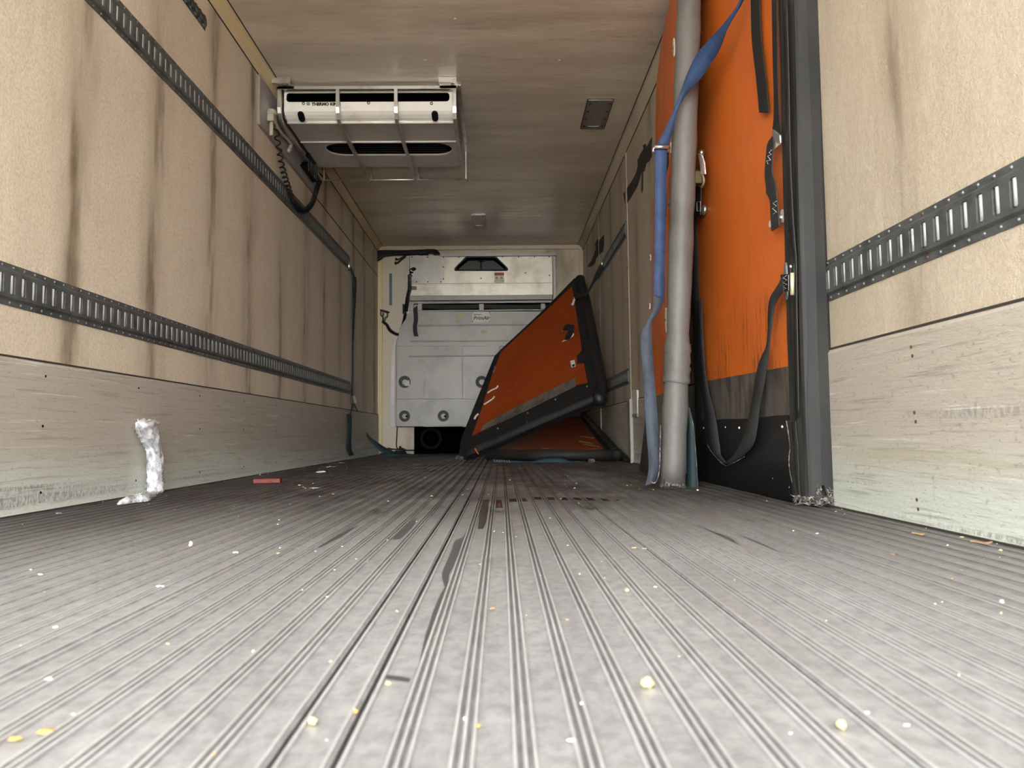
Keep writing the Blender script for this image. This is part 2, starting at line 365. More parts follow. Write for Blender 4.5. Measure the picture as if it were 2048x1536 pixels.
# ------------------------------------------------------------------ the setting
def struct(name, mb, m, smooth=False): return mb.build(name, m, None, smooth, kind='structure')
T = .07
wall_left = struct('wall_left', MB().box(XL - T, XL, Y0, YB + .4, -.03, H + T), 'wall_l')
wall_right = struct('wall_right', MB().box(XR, XR + T, Y0, YB + .4, -.03, H + T), 'wall_r')
ceiling = struct('ceiling', MB().box(XL, XR, Y0, YB + .4, H, H + T), 'ceil')
OPX0, OPX1, OPZ = -1.035, .80, .335          # dark return opening under the front bulkhead
wb = MB().box(XL, OPX0, YB, YB + .06, -.02, H).box(OPX1, XR, YB, YB + .06, -.02, H).box(OPX0, OPX1, YB, YB + .06, OPZ, H)
wall_back = struct('wall_back', wb, 'back')
cav = MB().box(XL, XR, YB + .36, YB + .39, -.02, .6).box(OPX0 - .02, OPX0, YB + .06, YB + .36, 0, .5).box(OPX1, OPX1 + .02, YB + .06, YB + .36, 0, .5).box(OPX0, OPX1, YB + .06, YB + .36, OPZ + .02, OPZ + .04)
cav.build('cavity_lining', 'void', wall_back)

floor = struct('floor', MB().box(XL, XR, Y0, YB + .36, -.09, -.03), 'seam')
YF0, YF1 = Y0, YB + .3
G0, GP = .0149, .0449
def ridge(cx, p):            # profile points of one rib
    w0, w1, hh = .0022, .0012, .0030
    p += [(cx - w0, 0), (cx - w1, hh), (cx + w1, hh), (cx + w0, 0)]
def plank_mesh(profile):
    n = len(profile); vs = []
    ys = [YF0, YF1]
    for yy in ys: vs += [(x, yy, z) for x, z in profile]
    fs = [(i, i + 1, n + i + 1, n + i) for i in range(n - 1)] + [tuple(range(n)), tuple(range(2 * n - 1, n - 1, -1)), (n - 1, 0, n, 2 * n - 1)]
    return vs, fs
seams = [-32, -25, -18, -11, -4, -3, 6, 14, 21]
for a, b in zip(seams[:-1], seams[1:]):
    xa, xb = G0 + GP * a, G0 + GP * b
    pr = [(xa + .0022, -.03), (xa + .0022, -.0005)]
    c = xa + .0060; pr += [(c - .0022, 0), (c - .0012, .003), (c + .0012, .003), (c + .0022, 0)]
    for k in range(a + 1, b):
        for d in (-.0073, 0, .0073):
            cx = G0 + GP * k + d; zl, zr = (0 if d < 0 else -.0014), (0 if d > 0 else -.0014)
            pr += [(cx - .0022, zl), (cx - .0012, .003), (cx + .0012, .003), (cx + .0022, zr)]
    c = xb - .0060; pr += [(c - .0022, 0), (c - .0012, .003), (c + .0012, .003), (c + .0022, 0)]
    pr += [(xb - .0022, -.0005), (xb - .0022, -.03)]
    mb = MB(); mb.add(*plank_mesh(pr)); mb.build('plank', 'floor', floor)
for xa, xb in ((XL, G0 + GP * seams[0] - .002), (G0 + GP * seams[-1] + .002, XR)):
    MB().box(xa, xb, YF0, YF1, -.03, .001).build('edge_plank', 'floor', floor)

# kick plates along both walls
def kick(name, side, m):
    x0 = XL if side < 0 else XR; d = -side * .012
    prof = [(x0, .004), (x0 + d * 1.25, .006), (x0 + d * 1.05, .022), (x0 + d, .045), (x0 + d, KICK - .010), (x0 + d * .55, KICK), (x0, KICK)]
    mb = MB(); n = len(prof); ys = [Y0, YB]
    vs = [(x, y, z) for y in ys for x, z in prof]
    mb.add(vs, [(i, (i + 1) % n, n + (i + 1) % n, n + i) for i in range(n)] + [tuple(range(n)), tuple(range(2 * n - 1, n - 1, -1))])
    k = mb.build(name, m, None, False, kind='structure')
    MB().box(min(x0, x0 + d * .7), max(x0, x0 + d * .7), Y0, YB, KICK, KICK + .006).build('sealant_bead', 'seam', k)
    MB().box(min(x0, x0 + d * 1.7), max(x0, x0 + d * 1.7), Y0, YB, .0012, .006).build('floor_joint', 'seam', k)
    sc = MB()
    for yy in [.55 + .605 * i for i in range(13)]:
        for zz in (.428, .27, .062):
            if side > 0 and 2.2 < yy < 3.6: continue
            y_ = yy + rnd.uniform(-.01, .01)
            sc.disc((x0 + d, y_, zz), (-side, 0, 0), .0045, .0012, 7)
            if side > 0: sc.disc((x0 + d, y_ - .004, zz - .022), (-side, 0, 0), .0045, .0012, 7)
            else: sc.disc((x0 + d, y_, zz), (-side, 0, 0), .0045, .0012, 7)
    sc.build('screw_heads', 'rust', k, kind='stuff')
    return k
kick('baseboard_left', -1, 'kick_l'); kick('baseboard_right', 1, 'kick_r')

# coves between walls and ceiling
cc = .047
t1 = MB()
def cove(name, side, m):
    x0 = XL if side < 0 else XR; s = -side
    prof = [(x0, H - cc - .012), (x0 + s * .006, H - cc), (x0 + s * .020, H - .028), (x0 + s * cc, H - .004), (x0 + s * (cc + .012), H), (x0, H)]
    mb = MB(); n = len(prof)
    mb.add([(x, y, z) for y in (Y0, YB) for x, z in prof], [(i, (i + 1) % n, n + (i + 1) % n, n + i) for i in range(n)] + [tuple(range(n)), tuple(range(2 * n - 1, n - 1, -1))])
    k = mb.build(name, m, None, False, kind='structure')
    e = MB()
    e.box(min(x0, x0 + s * .004), max(x0, x0 + s * .004), Y0, YB, H - cc - .017, H - cc - .011)
    e.box(min(x0 + s * (cc + .012), x0 + s * (cc + .017)), max(x0 + s * (cc + .012), x0 + s * (cc + .017)), Y0, YB, H - .003, H)
    e.build('cove_joint', 'seam', k, kind='stuff')
cove('trim_1', -1, 'trimY'); cove('trim_2', 1, 'trim')
struct('trim_3', MB().box(XL, XR, YB - .035, YB, H - .045, H), 'trim')
struct('trim_4', MB().box(XL, XL + .05, YB - .03, YB, 0, H - .05), 'trimY')
struct('trim_5', MB().box(XR - .045, XR, YB - .025, YB, 0, H - .045), 'trim')
# thin joint in the upper left wall behind the cooler
MB().box(XL, XL + .003, 5.75, YB, 2.118, 2.126).build('panel_joint', 'seam', wall_left)
# upright joints and door joint of the right wall
MB().box(XR - .006, XR, 5.66, 5.72, KICK, H - .06).build('joint_strip', 'wall_r', wall_right)
MB().box(XR - .004, XR, 7.32, 7.34, KICK, H - .06).build('joint_strip', 'wall_r', wall_right)
jr = MB()
for i in range(24): jr.disc((XR - .006, 5.69, .55 + i * .08), (-1, 0, 0), .006, .004, 6)
jr.build('joint_rivets', 'rivet', wall_right, kind='stuff')
# shell of the side door frame below the joint
MB().box(XR - .035, XR, 5.56, 5.66, .0, .48).build('corner_guard', 'alu2', wall_right)
MB().box(XR - .022, XR, 7.30, 7.36, .0, .47).build('corner_guard', 'alu2', wall_right)

# yard outside the open rear doors, the far side of the lot stays empty
struct('ground', MB().box(-40, 40, -60, 30, -1.35, -1.25), 'asphalt')
struct('roof', MB().box(XL - T, XR + T, Y0, YB + .45, H + T, H + T + .02), 'outer')

# ------------------------------------------------------------------ slotted lashing rails
PITCHS = .0508
def bar_mesh(xw, sgn):
    vs = []; n = 7
    for zz in (-.028, .028):
        for k in range(n):
            q = math.pi * k / (n - 1)
            vs.append((sgn * (.0015 + .0088 * math.sin(q)), -.0082 * math.cos(q), zz))
    me = bpy.data.meshes.new('slot_bar'); me.from_pydata(vs, [], [(k, k + 1, n + k + 1, n + k) for k in range(n - 1)] + [tuple(range(n))[::-1], tuple(range(n, 2 * n))])
    me.materials.append(M['bar']); me.polygons.foreach_set('use_smooth', [True] * (n - 1) + [False] * 2); return me
def rail(label, side, y0, y1, zc, slope=0., half=.0625, bars=True, m='galv'):
    xw = XL if side < 0 else XR; sg = -side
    P = lambda u, v, wv: (xw + sg * wv, u, zc + v + slope * (u - y0))
    t = thing('lashing_rail', label, 'rail', P(y0, 0, 0), 'slotted steel lashing rails on the walls')
    mb = MB(); n = int((y1 - y0) / PITCHS); y1 = y0 + n * PITCHS
    web, wf, ww = half - .0235, .003, .0105
    prof = [(-half, 0), (-half, wf), (-web - .007, wf), (-web, ww)]
    for sgv in (1, -1):
        pr = [(v * sgv, wv) for v, wv in prof]
        vs = [P(u, v, wv) for u in (y0, y1) for v, wv in pr]; k = len(pr)
        mb.add(vs, [(i, i + 1, k + i + 1, k + i) for i in range(k - 1)])
    hu, hv, ch = .0108, .030, .004
    for i in range(n):
        u0 = y0 + i * PITCHS; u1 = u0 + PITCHS; uc = (u0 + u1) / 2
        o = [(u0, -web), (u1, -web), (u1, web), (u0, web)]
        h = [(uc - hu + ch, -hv), (uc + hu - ch, -hv), (uc + hu, -hv + ch), (uc + hu, hv - ch), (uc + hu - ch, hv), (uc - hu + ch, hv), (uc - hu, hv - ch), (uc - hu, -hv + ch)]
        vs = [P(u, v, ww) for u, v in o] + [P(u, v, ww) for u, v in h] + [P(u, v, .001) for u, v in h]
        fs = [(0, 1, 5, 4), (1, 2, 7, 6), (2, 3, 9, 8), (3, 0, 11, 10), (1, 6, 5), (2, 8, 7), (3, 10, 9), (0, 4, 11)]
        fs += [(4 + k, 4 + (k + 1) % 8, 12 + (k + 1) % 8, 12 + k) for k in range(8)] + [tuple(range(12, 20))]
        mb.add(vs, fs)
    for u in (y0, y1): mb.add([P(u, v, wv) for v, wv in prof] + [P(u, -v, wv) for v, wv in prof[::-1]], [tuple(range(8))])
    mb.build('slotted_channel', m, t)
    if bars:
        me = bar_mesh(xw, sg)
        for i in range(n):
            u = y0 + (i + .5) * PITCHS
            link('slot_bar', me, t, P(u - .0012, 0, 0))
    rv = MB(); ru = MB()
    for i in range(n):
        for sv in (-1, 1):
            u = y0 + (i + .5) * PITCHS + (.012 if sv > 0 else 0)
            (ru if i % 12 == 7 else rv).disc(P(u, sv * (half - .009), wf), (sg, 0, 0), .0048, .003, 7, .0022)
    rv.build('rivets', 'rivet', t, kind='stuff')
    if len(ru.v): ru.build('rusty_rivets', 'rust', t, kind='stuff')
    return t
rail('long grey slotted lashing rail low on the left wall', -1, .9, 7.15, .687)
rail('long grey slotted lashing rail high on the left wall, nearer the ceiling', -1, 1.6, 7.13, 1.832, .0115, .068)
rail('short near lashing rail on the right wall beside the black padded post', 1, .7, 3.5, .684)
rail('short lashing rail high on the far right wall above the leaning orange board', 1, 5.74, 7.42, 1.835, .004, .068, False)
rail('short dark lashing rail low on the far right wall behind the leaning board', 1, 5.76, 7.1, .67, 0, .0625)
rail('stub of steel lashing rail at the very top of the near left wall', -1, 1.6, 3.62, 2.285, 0, .035, False)

# flat pale plate on the upper left wall beside the cooler
pl = MB().box(XL, XL + .010, 4.39, 5.74, 2.122, 2.425)
bp = thing('wall_plate', 'pale grey metal plate on the left wall beside the cooling unit', 'plate', (XL, 4.39, 2.122))
pl.build('sheet', 'galvlite', bp)
MB().box(XL, XL + .016, 4.385, 5.76, 2.114, 2.126).build('edge_strip', 'alu2', bp)
MB().box(XL, XL + .014, 4.383, 4.395, 2.12, 2.43).build('edge_strip', 'alu2', bp)

# ------------------------------------------------------------------ plates with a hole
def hole_plate(mb, u0, u1, v0, v1, hole, fn, th, mi=0):
    """rectangle with one (star-shaped) hole; fn(u, v, d) gives the 3D point at depth d behind the face"""
    n = len(hole); cu = sum(h[0] for h in hole) / n; cv = sum(h[1] for h in hole) / n
    def outp(h):
        du, dv = h[0] - cu, h[1] - cv; k = 1e9
        if du > 1e-9: k = min(k, (u1 - cu) / du)
        if du < -1e-9: k = min(k, (u0 - cu) / du)
        if dv > 1e-9: k = min(k, (v1 - cv) / dv)
        if dv < -1e-9: k = min(k, (v0 - cv) / dv)
        return (cu + du * k, cv + dv * k)
    o = [outp(h) for h in hole]
    side = lambda p: 0 if abs(p[1] - v0) < 1e-7 else 2 if abs(p[1] - v1) < 1e-7 else 1 if abs(p[0] - u1) < 1e-7 else 3
    vs = [fn(h[0], h[1], 0) for h in hole] + [fn(p[0], p[1], 0) for p in o] + [fn(h[0], h[1], th) for h in hole]
    ccw = sum(hole[i][0] * hole[(i + 1) % n][1] - hole[(i + 1) % n][0] * hole[i][1] for i in range(n)) > 0
    fs = []
    for i in range(n):
        j = (i + 1) % n; f = [i, j, n + j, n + i]
        a, b = side(o[i]), side(o[j])
        corner = ((u1, v0), (u1, v1), (u0, v1), (u0, v0))      # after side 0, 1, 2, 3 going counter-clockwise
        ex = []
        if a != b:
            if ccw:
                q = a
                while q != b: ex.append(corner[q]); q = (q + 1) % 4
            else:
                q = a
                while q != b: q = (q - 1) % 4; ex.append(corner[q])
        ids = []
        for c in ex: vs.append(fn(c[0], c[1], 0)); ids.append(len(vs) - 1)
        f = [i, j, n + j] + ids[::-1] + [n + i]
        fs.append(tuple(f)); fs.append((i, 2 * n + i, 2 * n + j, j))
    return mb.add(vs, fs, mi)
def stadium(u0, u1, v0, v1, k=8):
    r = (v1 - v0) / 2; cv = (v0 + v1) / 2; p = []
    for i in range(k + 1): q = -math.pi / 2 + math.pi * i / k; p.append((u1 - r + r * math.cos(q), cv + r * math.sin(q)))
    for i in range(k + 1): q = math.pi / 2 + math.pi * i / k; p.append((u0 + r + r * math.cos(q), cv + r * math.sin(q)))
    return p
def circle(cu, cv, r, n=18): return [(cu + r * math.cos(6.28319 * i / n), cv + r * math.sin(6.28319 * i / n)) for i in range(n)]
def rrect(u0, u1, v0, v1, r, k=3):
    p = []
    for cx_, cy_, a in ((u1 - r, v0 + r, -90), (u1 - r, v1 - r, 0), (u0 + r, v1 - r, 90), (u0 + r, v0 + r, 180)):
        for i in range(k + 1): q = math.radians(a + 90 * i / k); p.append((cx_ + r * math.cos(q), cy_ + r * math.sin(q)))
    return p

# ------------------------------------------------------------------ ceiling cooling unit in its guard cage
YE, ZU = 4.69, 2.292
ex0, ex1 = -1.388, -.283
ev = thing('cooling_unit', 'white ceiling cooling unit with dark outlet slot inside an aluminium guard cage', 'cooling unit', ((ex0 + ex1) / 2, 5.1, H))
zf = lambda y: ay(YE, (740, y)).z
xf = lambda x, y=200: ay(YE, (x, y)).x
zs0, zs1, zb = zf(203.5), zf(185.5), zf(222)
yl = YE + .075
fp = MB()
fnf = lambda u, v, d: (u, YE + d, v)
hole_plate(fp, ex0, ex1, zb, zf(179), rrect(xf(572.5), xf(899), zs0, zs1, .02), fnf, .005)
bevel_pts = [(ex0, YE, zb), (ex0, YE + .018, zb - .016), (ex0, YE + .045, zb - .030), (ex0, yl, ZU + .002), (ex0, yl, ZU + .03), (ex0, YE + .01, zb)]
fp.prism(bevel_pts, (ex1 - ex0, 0, 0))
fpo = fp.build('front_cover', 'white', ev)
MB().box(ex0 + .01, ex1 - .01, YE + .05, 5.56, ZU + .02, 2.472).build('slot_dark_box', 'void', ev)  # black box inside the unit, paints the shade behind the outlet slot
sb = MB()
for sx in (ex0, ex1 - .004): sb.box(sx, sx + .004, YE + .02, 5.58, ZU, 2.478)
sb.build('side_plates', 'alu2', ev, kind='stuff')
MB().box(ex0, ex1, YE - .012, YE + .03, zf(179), zf(172)).build('top_rail', 'tubeal', ev)
u1 = MB().box(ex0, ex1, yl + .012, 5.085, ZU - .003, ZU + .01); bevel(u1.build('underside_panel', 'evap_under', ev), .003)
u2 = MB()
yu = lambda y: az(ZU, (760, y)).y
sl = stadium(-1.245, -.335, yu(287), yu(311), 9)
hole_plate(u2, ex0, ex1, 5.095, 5.60, sl, lambda u, v, d: (u, v, ZU + d), .012)
u2.box(ex0, ex1, 5.592, 5.60, ZU, 2.478)
u2.build('underside_panel', 'evap_under', ev)
MB().box(-1.28, -.31, yu(287) - .02, yu(311) + .02, ZU + .05, ZU + .06).build('opening_dark_sheet', 'void', ev)  # black sheet that paints the shade inside the underside opening
for k in range(5):
    yy = yu(287) + .025 + k * .042
    MB().box(-1.21, -.37, yy, yy + .004, ZU + .012, ZU + .03).build('grille_slat', 'black', ev)
for yy in (yl + .004, 5.088): MB().tube([(ex0, yy, ZU - .003), (ex1, yy, ZU - .004)], .0085, 8).build('edge_trim', 'white', ev, True)
for px in (603, 870):
    c = ay(YE + .02, (px, 231)); kb = MB(); d = Vector((0, -.55, -.835)).normalized(); u = Vector((1, 0, 0)); v = u.cross(d).normalized()
    c = Vector((c.x, YE + .022, zb - .022)); pts = [c + u * p[1] + v * p[0] for p in stadium(-.038, .038, -.021, .021, 5)]
    kb.prism(pts, d * .014); bevel(kb.build('rubber_plug', 'black', ev), .004)
for px, py in ((607, 207), (737, 206), (863, 207)):
    c = ay(YE, (px, py)); s_ = MB(); s_.ring(c, (0, -1, 0), .0055, .010, .003, 12); s_.build('screw', 'ink', ev)
o = ay(YE - .001, (623.5, 211)); tx = text_part('lettering', 'THERMO KING', .0275, 'ink', fpo, o, (1, 0, 0), (0, 0, 1), .0006, 0, .0017)
lg = MB(); lo = ay(YE - .001, (613, 210.5)); lg.box(lo.x, lo.x + .022, YE - .0015, YE, lo.z, lo.z + .020)
lg.build('emblem', 'greyprint', fpo)
lg = MB(); lg.box(lo.x + .003, lo.x + .019, YE - .003, YE - .0015, lo.z + .003, lo.z + .0165); 
for k in range(3): lg.box(lo.x - .001, lo.x + .023, YE - .0035, YE - .0012, lo.z + .002 + k * .007, lo.z + .0035 + k * .007, 1)
lg.build('emblem_lines', ['greyprint', 'ink'], fpo)
# guard cage
YC, ZC, YCB = 4.645, 2.254, 5.765
cxs = [ay(YC, (559, 200)).x, ay(YC, (675.5, 200)).x, ay(YC, (792, 200)).x, ay(YC, (909, 200)).x]
for i, x in enumerate(cxs):
    pth = [(x, YC, 2.470), (x, YC, 2.335), (x, YC + .008, 2.302), (x, YC + .028, 2.274), (x, YC + .06, ZC + .004), (x, YC + .11, ZC), (x, YCB + .035, ZC - .004)]
    MB().tube(pth, .0155, 4).build('cage_bar', 'tubeal', ev)
    MB().tube([(x + .02, YCB, ZC), (x + .02, YCB, 2.36 if i < 3 else H - .01)], .008, 6).build('cage_stay', 'tubeal', ev)
MB().tube([(cxs[0] - .01, YCB, ZC - .002), (cxs[3] + .01, YCB, ZC - .002)], .0065, 8).build('cage_rod', 'steel', ev, True)
MB().box(cxs[0] - .014, cxs[3] + .014, YC - .012, YC + .012, 2.452, 2.472).build('cage_header', 'tubeal', ev)
MB().box(cxs[3] + .012, cxs[3] + .040, YC, YCB + .02, H - .012, H - .001).build('ceiling_strip', 'tubeal', ev)
MB().box(cxs[0] - .02, cxs[0] + .008, YC, YCB + .02, H - .012, H - .001).build('ceiling_strip', 'tubeal', ev)
for x in (cxs[0] - .02, cxs[3] - .095):
    br = MB().box(x, x + .115, YC - .10, YC - .088, H - .035, H - .001).box(x, x + .115, YC - .088, YC + .012, H - .008, H - .001).box(x, x + .115, YC - .012, YC + .0, 2.455, H - .001)
    b = br.build('mounting_bracket', 'tubeal', ev)
    MB().disc((x + .085, YC - .03, H - .008), (0, 0, -1), .011, .012, 6).build('bolt', 'steel', ev)

# pipework and socket on the plate left of the cooler
xp = XL + .012
jb = thing('drain_trap', 'grey capped drain box with a stub pipe at the left end of the cooling unit', 'drain box', (xp, 4.55, 2.2))
YJ = 4.52
p0, p1 = ay(YJ, (527, 241)), ay(YJ, (547, 225))
bevel(MB().box(max(p0.x, xp), p1.x, YJ, YJ + .07, p0.z, p1.z).build('box', 'hose', jb), .006)
pc = ay(YJ, (540, 224)); MB().disc((pc.x, YJ + .035, p1.z), (0, 0, 1), .034, .014, 14).disc((pc.x, YJ + .035, p1.z + .014), (0, 0, 1), .028, .016, 14).build('cap', 'hose', jb, True)
MB().tube([(pc.x, YJ + .03, p0.z), (pc.x, YJ + .03, p0.z - .085)], .013, 10).build('stub_pipe', 'hose', jb, True)
hz = cr([ax(-1.425, q) for q in ((549, 236), (552, 252), (562, 266), (576, 279), (582, 289), (580, 297), (577, 302))], 4)
tag(MB().tube(hz, .014, 10).build('drain_hose', 'hose', None, True), 'bent grey drain hose along the left side of the cooling unit', 'hose')
so = thing('cable_socket', 'black ribbed connector block low on the pale wall plate behind the cooling unit', 'connector', ax(xp, (612, 340)))
q = [ax(xp, p) for p in ((599, 331), (604, 323), (624, 345), (624, 365))]
bevel(MB().prism(q, (.05, 0, 0)).build('housing', 'black', so), .004)
rb = MB()
for k in range(5):
    a = q[0].lerp(q[1], .5).lerp(q[3].lerp(q[2], .5), .1 + .17 * k); rb.box(a.x + .05, a.x + .056, a.y - .012, a.y + .012, a.z - .05, a.z + .05)
rb.build('ribs', 'ink', so, kind='stuff')
q = [ax(-1.40, p) for p in ((609, 311), (615, 305), (632, 325), (625, 329))]
tag(MB().prism(q, (.02, 0, 0)).build('connector_plug', 'black'), 'small black plug beside the lower left edge of the cooling unit', 'plug')

def coil(path, r, turns, wire, n=5, taper=None):
    P = [Vector(p) for p in path]; L = [0]
    for a, b in zip(P[:-1], P[1:]): L.append(L[-1] + (b - a).length)
    def pos(s):
        s *= L[-1]
        for i in range(len(P) - 1):
            if s <= L[i + 1] + 1e-9:
                k = (s - L[i]) / max(1e-9, L[i + 1] - L[i]); return P[i].lerp(P[i + 1], k), (P[i + 1] - P[i]).normalized()
        return P[-1], (P[-1] - P[-2]).normalized()
    out = []; N = int(turns * 8)
    for i in range(N + 1):
        s = i / N; c, t = pos(s); u = t.cross(Vector((1, .2, .1))).normalized(); v = t.cross(u); q = 2 * math.pi * turns * s
        if taper: q = 2 * math.pi * turns * taper(s)
        out.append(c + (u * math.cos(q) + v * math.sin(q)) * r)
    return MB().tube(out, wire, n)
pth = cr([ax(-1.418, p) for p in ((547, 252), (553, 266), (556, 288), (560, 312), (566, 340), (575, 370), (584, 397), (596, 414), (606, 421), (616, 417), (626, 402), (634, 376), (641, 354), (632, 349), (624, 348))], 4)
tag(coil(pth, .016, 62, .0055, 5, lambda s: s ** 1.35).build('coiled_cable', 'rubber', None, True), 'black coiled cable hanging in a loop from the left end of the cooling unit', 'cable')

# ------------------------------------------------------------------ ceiling lamps and wall bits
def ceil_rect(pts): return [az(H, *[p]) for p in pts]
la = thing('ceiling_lamp', 'rectangular recessed ceiling lamp with dark lens and riveted frame, right of the cooling unit', 'lamp', (.70, 5.1, H))
x0, x1, y0_, y1_ = .612, .782, 4.87, 5.345
fr = MB(); hole_plate(fr, x0, x1, y0_, y1_, rrect(x0 + .040, x1 - .036, y0_ + .045, y1_ - .045, .018), lambda u, v, d: (u, v, H - .010 + d), .012)
for a in ((x0, x0 + .002, y0_, y1_), (x1 - .002, x1, y0_, y1_), (x0, x1, y0_, y0_ + .002), (x0, x1, y1_ - .002, y1_)): fr.box(*a, H - .010, H)
fr.build('frame', 'alu2', la)
MB().box(x0 + .035, x1 - .03, y0_ + .04, y1_ - .04, H - .004, H - .001).build('lens', 'lens', la)
for sx in (x0 + .018, x1 - .018):
    for k in range(4): MB().disc((sx, y0_ + .05 + k * .122, H - .010), (0, 0, -1), .007, .003, 8).build('screw', 'ink', la)
MB().box(x0 - .006, x1 + .006, y0_ - .006, y1_ + .006, H - .002, H - .0005).build('gasket', 'seam', la)
lb = thing('ceiling_lamp', 'small square aluminium ceiling lamp near the front bulkhead', 'lamp', (-.215, 7.7, H))
x0, x1, y0_, y1_ = -.288, -.142, 7.47, 7.96
fr = MB(); hole_plate(fr, x0, x1, y0_, y1_, rrect(x0 + .03, x1 - .03, y0_ + .10, y1_ - .10, .015), lambda u, v, d: (u, v, H - .016 + d), .014)
for a in ((x0, x0 + .002, y0_, y1_), (x1 - .002, x1, y0_, y1_), (x0, x1, y0_, y0_ + .002), (x0, x1, y1_ - .002, y1_)): fr.box(*a, H - .016, H)
fr.build('frame', 'alu', lb); MB().box(x0 + .025, x1 - .025, y0_ + .09, y1_ - .09, H - .008, H - .004).build('lens', 'galvlite', lb)
for sx in (x0 + .03, x1 - .03): MB().box(sx - .008, sx + .008, y0_ - .02, y0_ + .02, H - .022, H - .001).build('tab', 'alu2', lb)
bs = MB()
for p in ((911, 38), (918, 183), (850, 120), (930, 318), (936, 362), (1050, 300), (1120, 120)):
    c = az(H, p); bs.disc((c.x, c.y, H - .0005), (0, 0, -1), .011, .004, 10, .007)
bs.build('ceiling_rivets', 'trim', ceiling, kind='stuff')

# torn bare patches where a rail was ripped off the right wall
def patch(parent, pts, m='foam', th=.0015, x=XR):
    P = [ax(x - .0004, p) for p in pts]
    return MB().prism(P, (-th, 0, 0)).build('torn_patch', m, parent)
pt1 = [(1304.5, 274), (1303, 300), (1304, 312), (1299, 322), (1293, 327), (1289, 343), (1283, 346), (1279, 361), (1274, 375), (1268, 385), (1262, 396), (1253, 409), (1250, 407), (1247, 388), (1253, 378), (1262, 365), (1271, 349), (1276, 333), (1275, 321), (1281, 308), (1287, 298), (1286, 291), (1291, 287), (1294, 294), (1300, 281)]
patch(wall_right, pt1)
patch(wall_right, [(1284, 345), (1286.5, 346), (1286, 378), (1284, 388), (1282.5, 380), (1283.5, 360)], 'foam')
pt2 = [(1208.5, 469), (1208, 488), (1206, 503), (1199, 509), (1193, 516), (1190, 527), (1184, 533), (1178, 535), (1176, 531), (1183, 521), (1189, 507), (1192, 495), (1190, 488), (1193, 481), (1196, 478), (1198, 482), (1204, 474)]
patch(wall_right, pt2)

# ------------------------------------------------------------------ front bulkhead: air duct, return grille, labels
YU = 8.70
bu = lambda p: ay(YU, p)
fnu = lambda u, v, d: (u, YU + d, v)
duct = thing('air_duct_box', 'bright aluminium air duct box across the top of the front wall', 'duct', bu((962, 590)))
a, b = bu((819.5, 568)), bu((1105, 512.5))
trap = [bu(p) for p in ((911, 541.5), (909.5, 538), (911, 535), (931, 515), (934, 513.8), (990, 513.8), (993, 515), (1014, 535), (1015.5, 538), (1014, 541.5))]
mb = MB(); hole_plate(mb, a.x, b.x, a.z, b.z, [(p.x, p.z) for p in trap], fnu, .05)
mb.box(a.x, a.x + .003, YU, YB, a.z, b.z).box(b.x - .003, b.x, YU, YB, a.z, b.z)
mb.build('front_sheet', 'alu', duct)
MB().box(trap[1].x - .03, trap[8].x + .03, YU + .06, YU + .08, trap[0].z - .03, trap[4].z + .008).build('outlet_shadow_box', 'void', duct)
gm = MB(); cz = (trap[0].z + trap[4].z) / 2
inner = [Vector((p.x * .86 + .14 * bu((962, 528)).x, YU + .045, cz + (p.z - cz) * .72 - .012)) for p in trap]
gm.prism(inner, (0, .01, 0)); gm.build('outlet_liner', plain('dark_liner', (.03, .03, .028, 1), .5), duct)
oc = bu((962, 527)); MB().box(oc.x - .012, oc.x + .012, YU + .03, YU + .045, trap[0].z + .01, trap[4].z - .03).box(oc.x - .045, oc.x + .045, YU + .03, YU + .045, trap[4].z - .055, trap[4].z - .03).build('outlet_brace', 'black', duct)
mb = MB(); rim = [p.copy() for p in trap]; c_ = bu((962, 528))
o_ = [Vector((c_.x + (p.x - c_.x) * 1.02, YU, cz + (p.z - cz) * 1.05)) for p in trap]
n = len(trap); mb.add([Vector((p.x, YU - .006, p.z)) for p in o_] + [Vector((c_.x + (p.x - c_.x) * .93, YU - .006, cz + (p.z - cz) * .84)) for p in trap] + [Vector((c_.x + (p.x - c_.x) * .93, YU + .04, cz + (p.z - cz) * .84)) for p in trap],
    [(i, (i + 1) % n, n + (i + 1) % n, n + i) for i in range(n)] + [(n + i, n + (i + 1) % n, 2 * n + (i + 1) % n, 2 * n + i) for i in range(n)])
mb.build('outlet_rim', 'black', duct)
def pbox(name, p0, p1, d0, d1, m, parent, Y=YU, **kw):
    q0, q1 = ay(Y, p0), ay(Y, p1)
    return MB().box(min(q0.x, q1.x), max(q0.x, q1.x), Y - d1, Y - d0, min(q0.z, q1.z), max(q0.z, q1.z)).build(name, m, parent, **kw)
pbox('access_panel', (820, 511.5), (882.8, 560.6), .001, .006, 'alu2', duct)
pbox('panel_flange', (883.2, 511.5), (889, 560.6), .001, .004, 'alu2', duct)
pbox('panel_flange', (820, 561), (884, 566), .001, .004, 'alu2', duct)
pbox('lower_sheet', (820, 571.5), (1105, 584), -.004, .004, 'alu', duct)
pbox('drip_lip', (820, 585), (1105, 590), .0, .020, 'alu', duct)
pbox('fold_line', (820, 567.6), (1105, 571.2), -.01, .0005, 'seam', duct)
pbox('fold_bar', (820, 568.6), (1105, 570.2), .0, .008, 'alu', duct)
sc = MB()
for p in ((824, 514.5), (855, 514.5), (887, 514.5), (918, 514.5), (1005, 514), (1037, 514), (1069, 514), (1098, 514), (887, 534), (887, 558), (833, 564), (856, 564), (882, 564), (1099, 551), (1051, 546), (962, 557), (824, 552), (824, 589), (893, 587), (962, 586.6), (1032, 586.3), (1095, 588)):
    c = bu(p); sc.disc((c.x, YU - .004, c.z), (0, -1, 0), .009, .004, 7)
sc.build('screw_heads', 'ink', duct, kind='stuff')
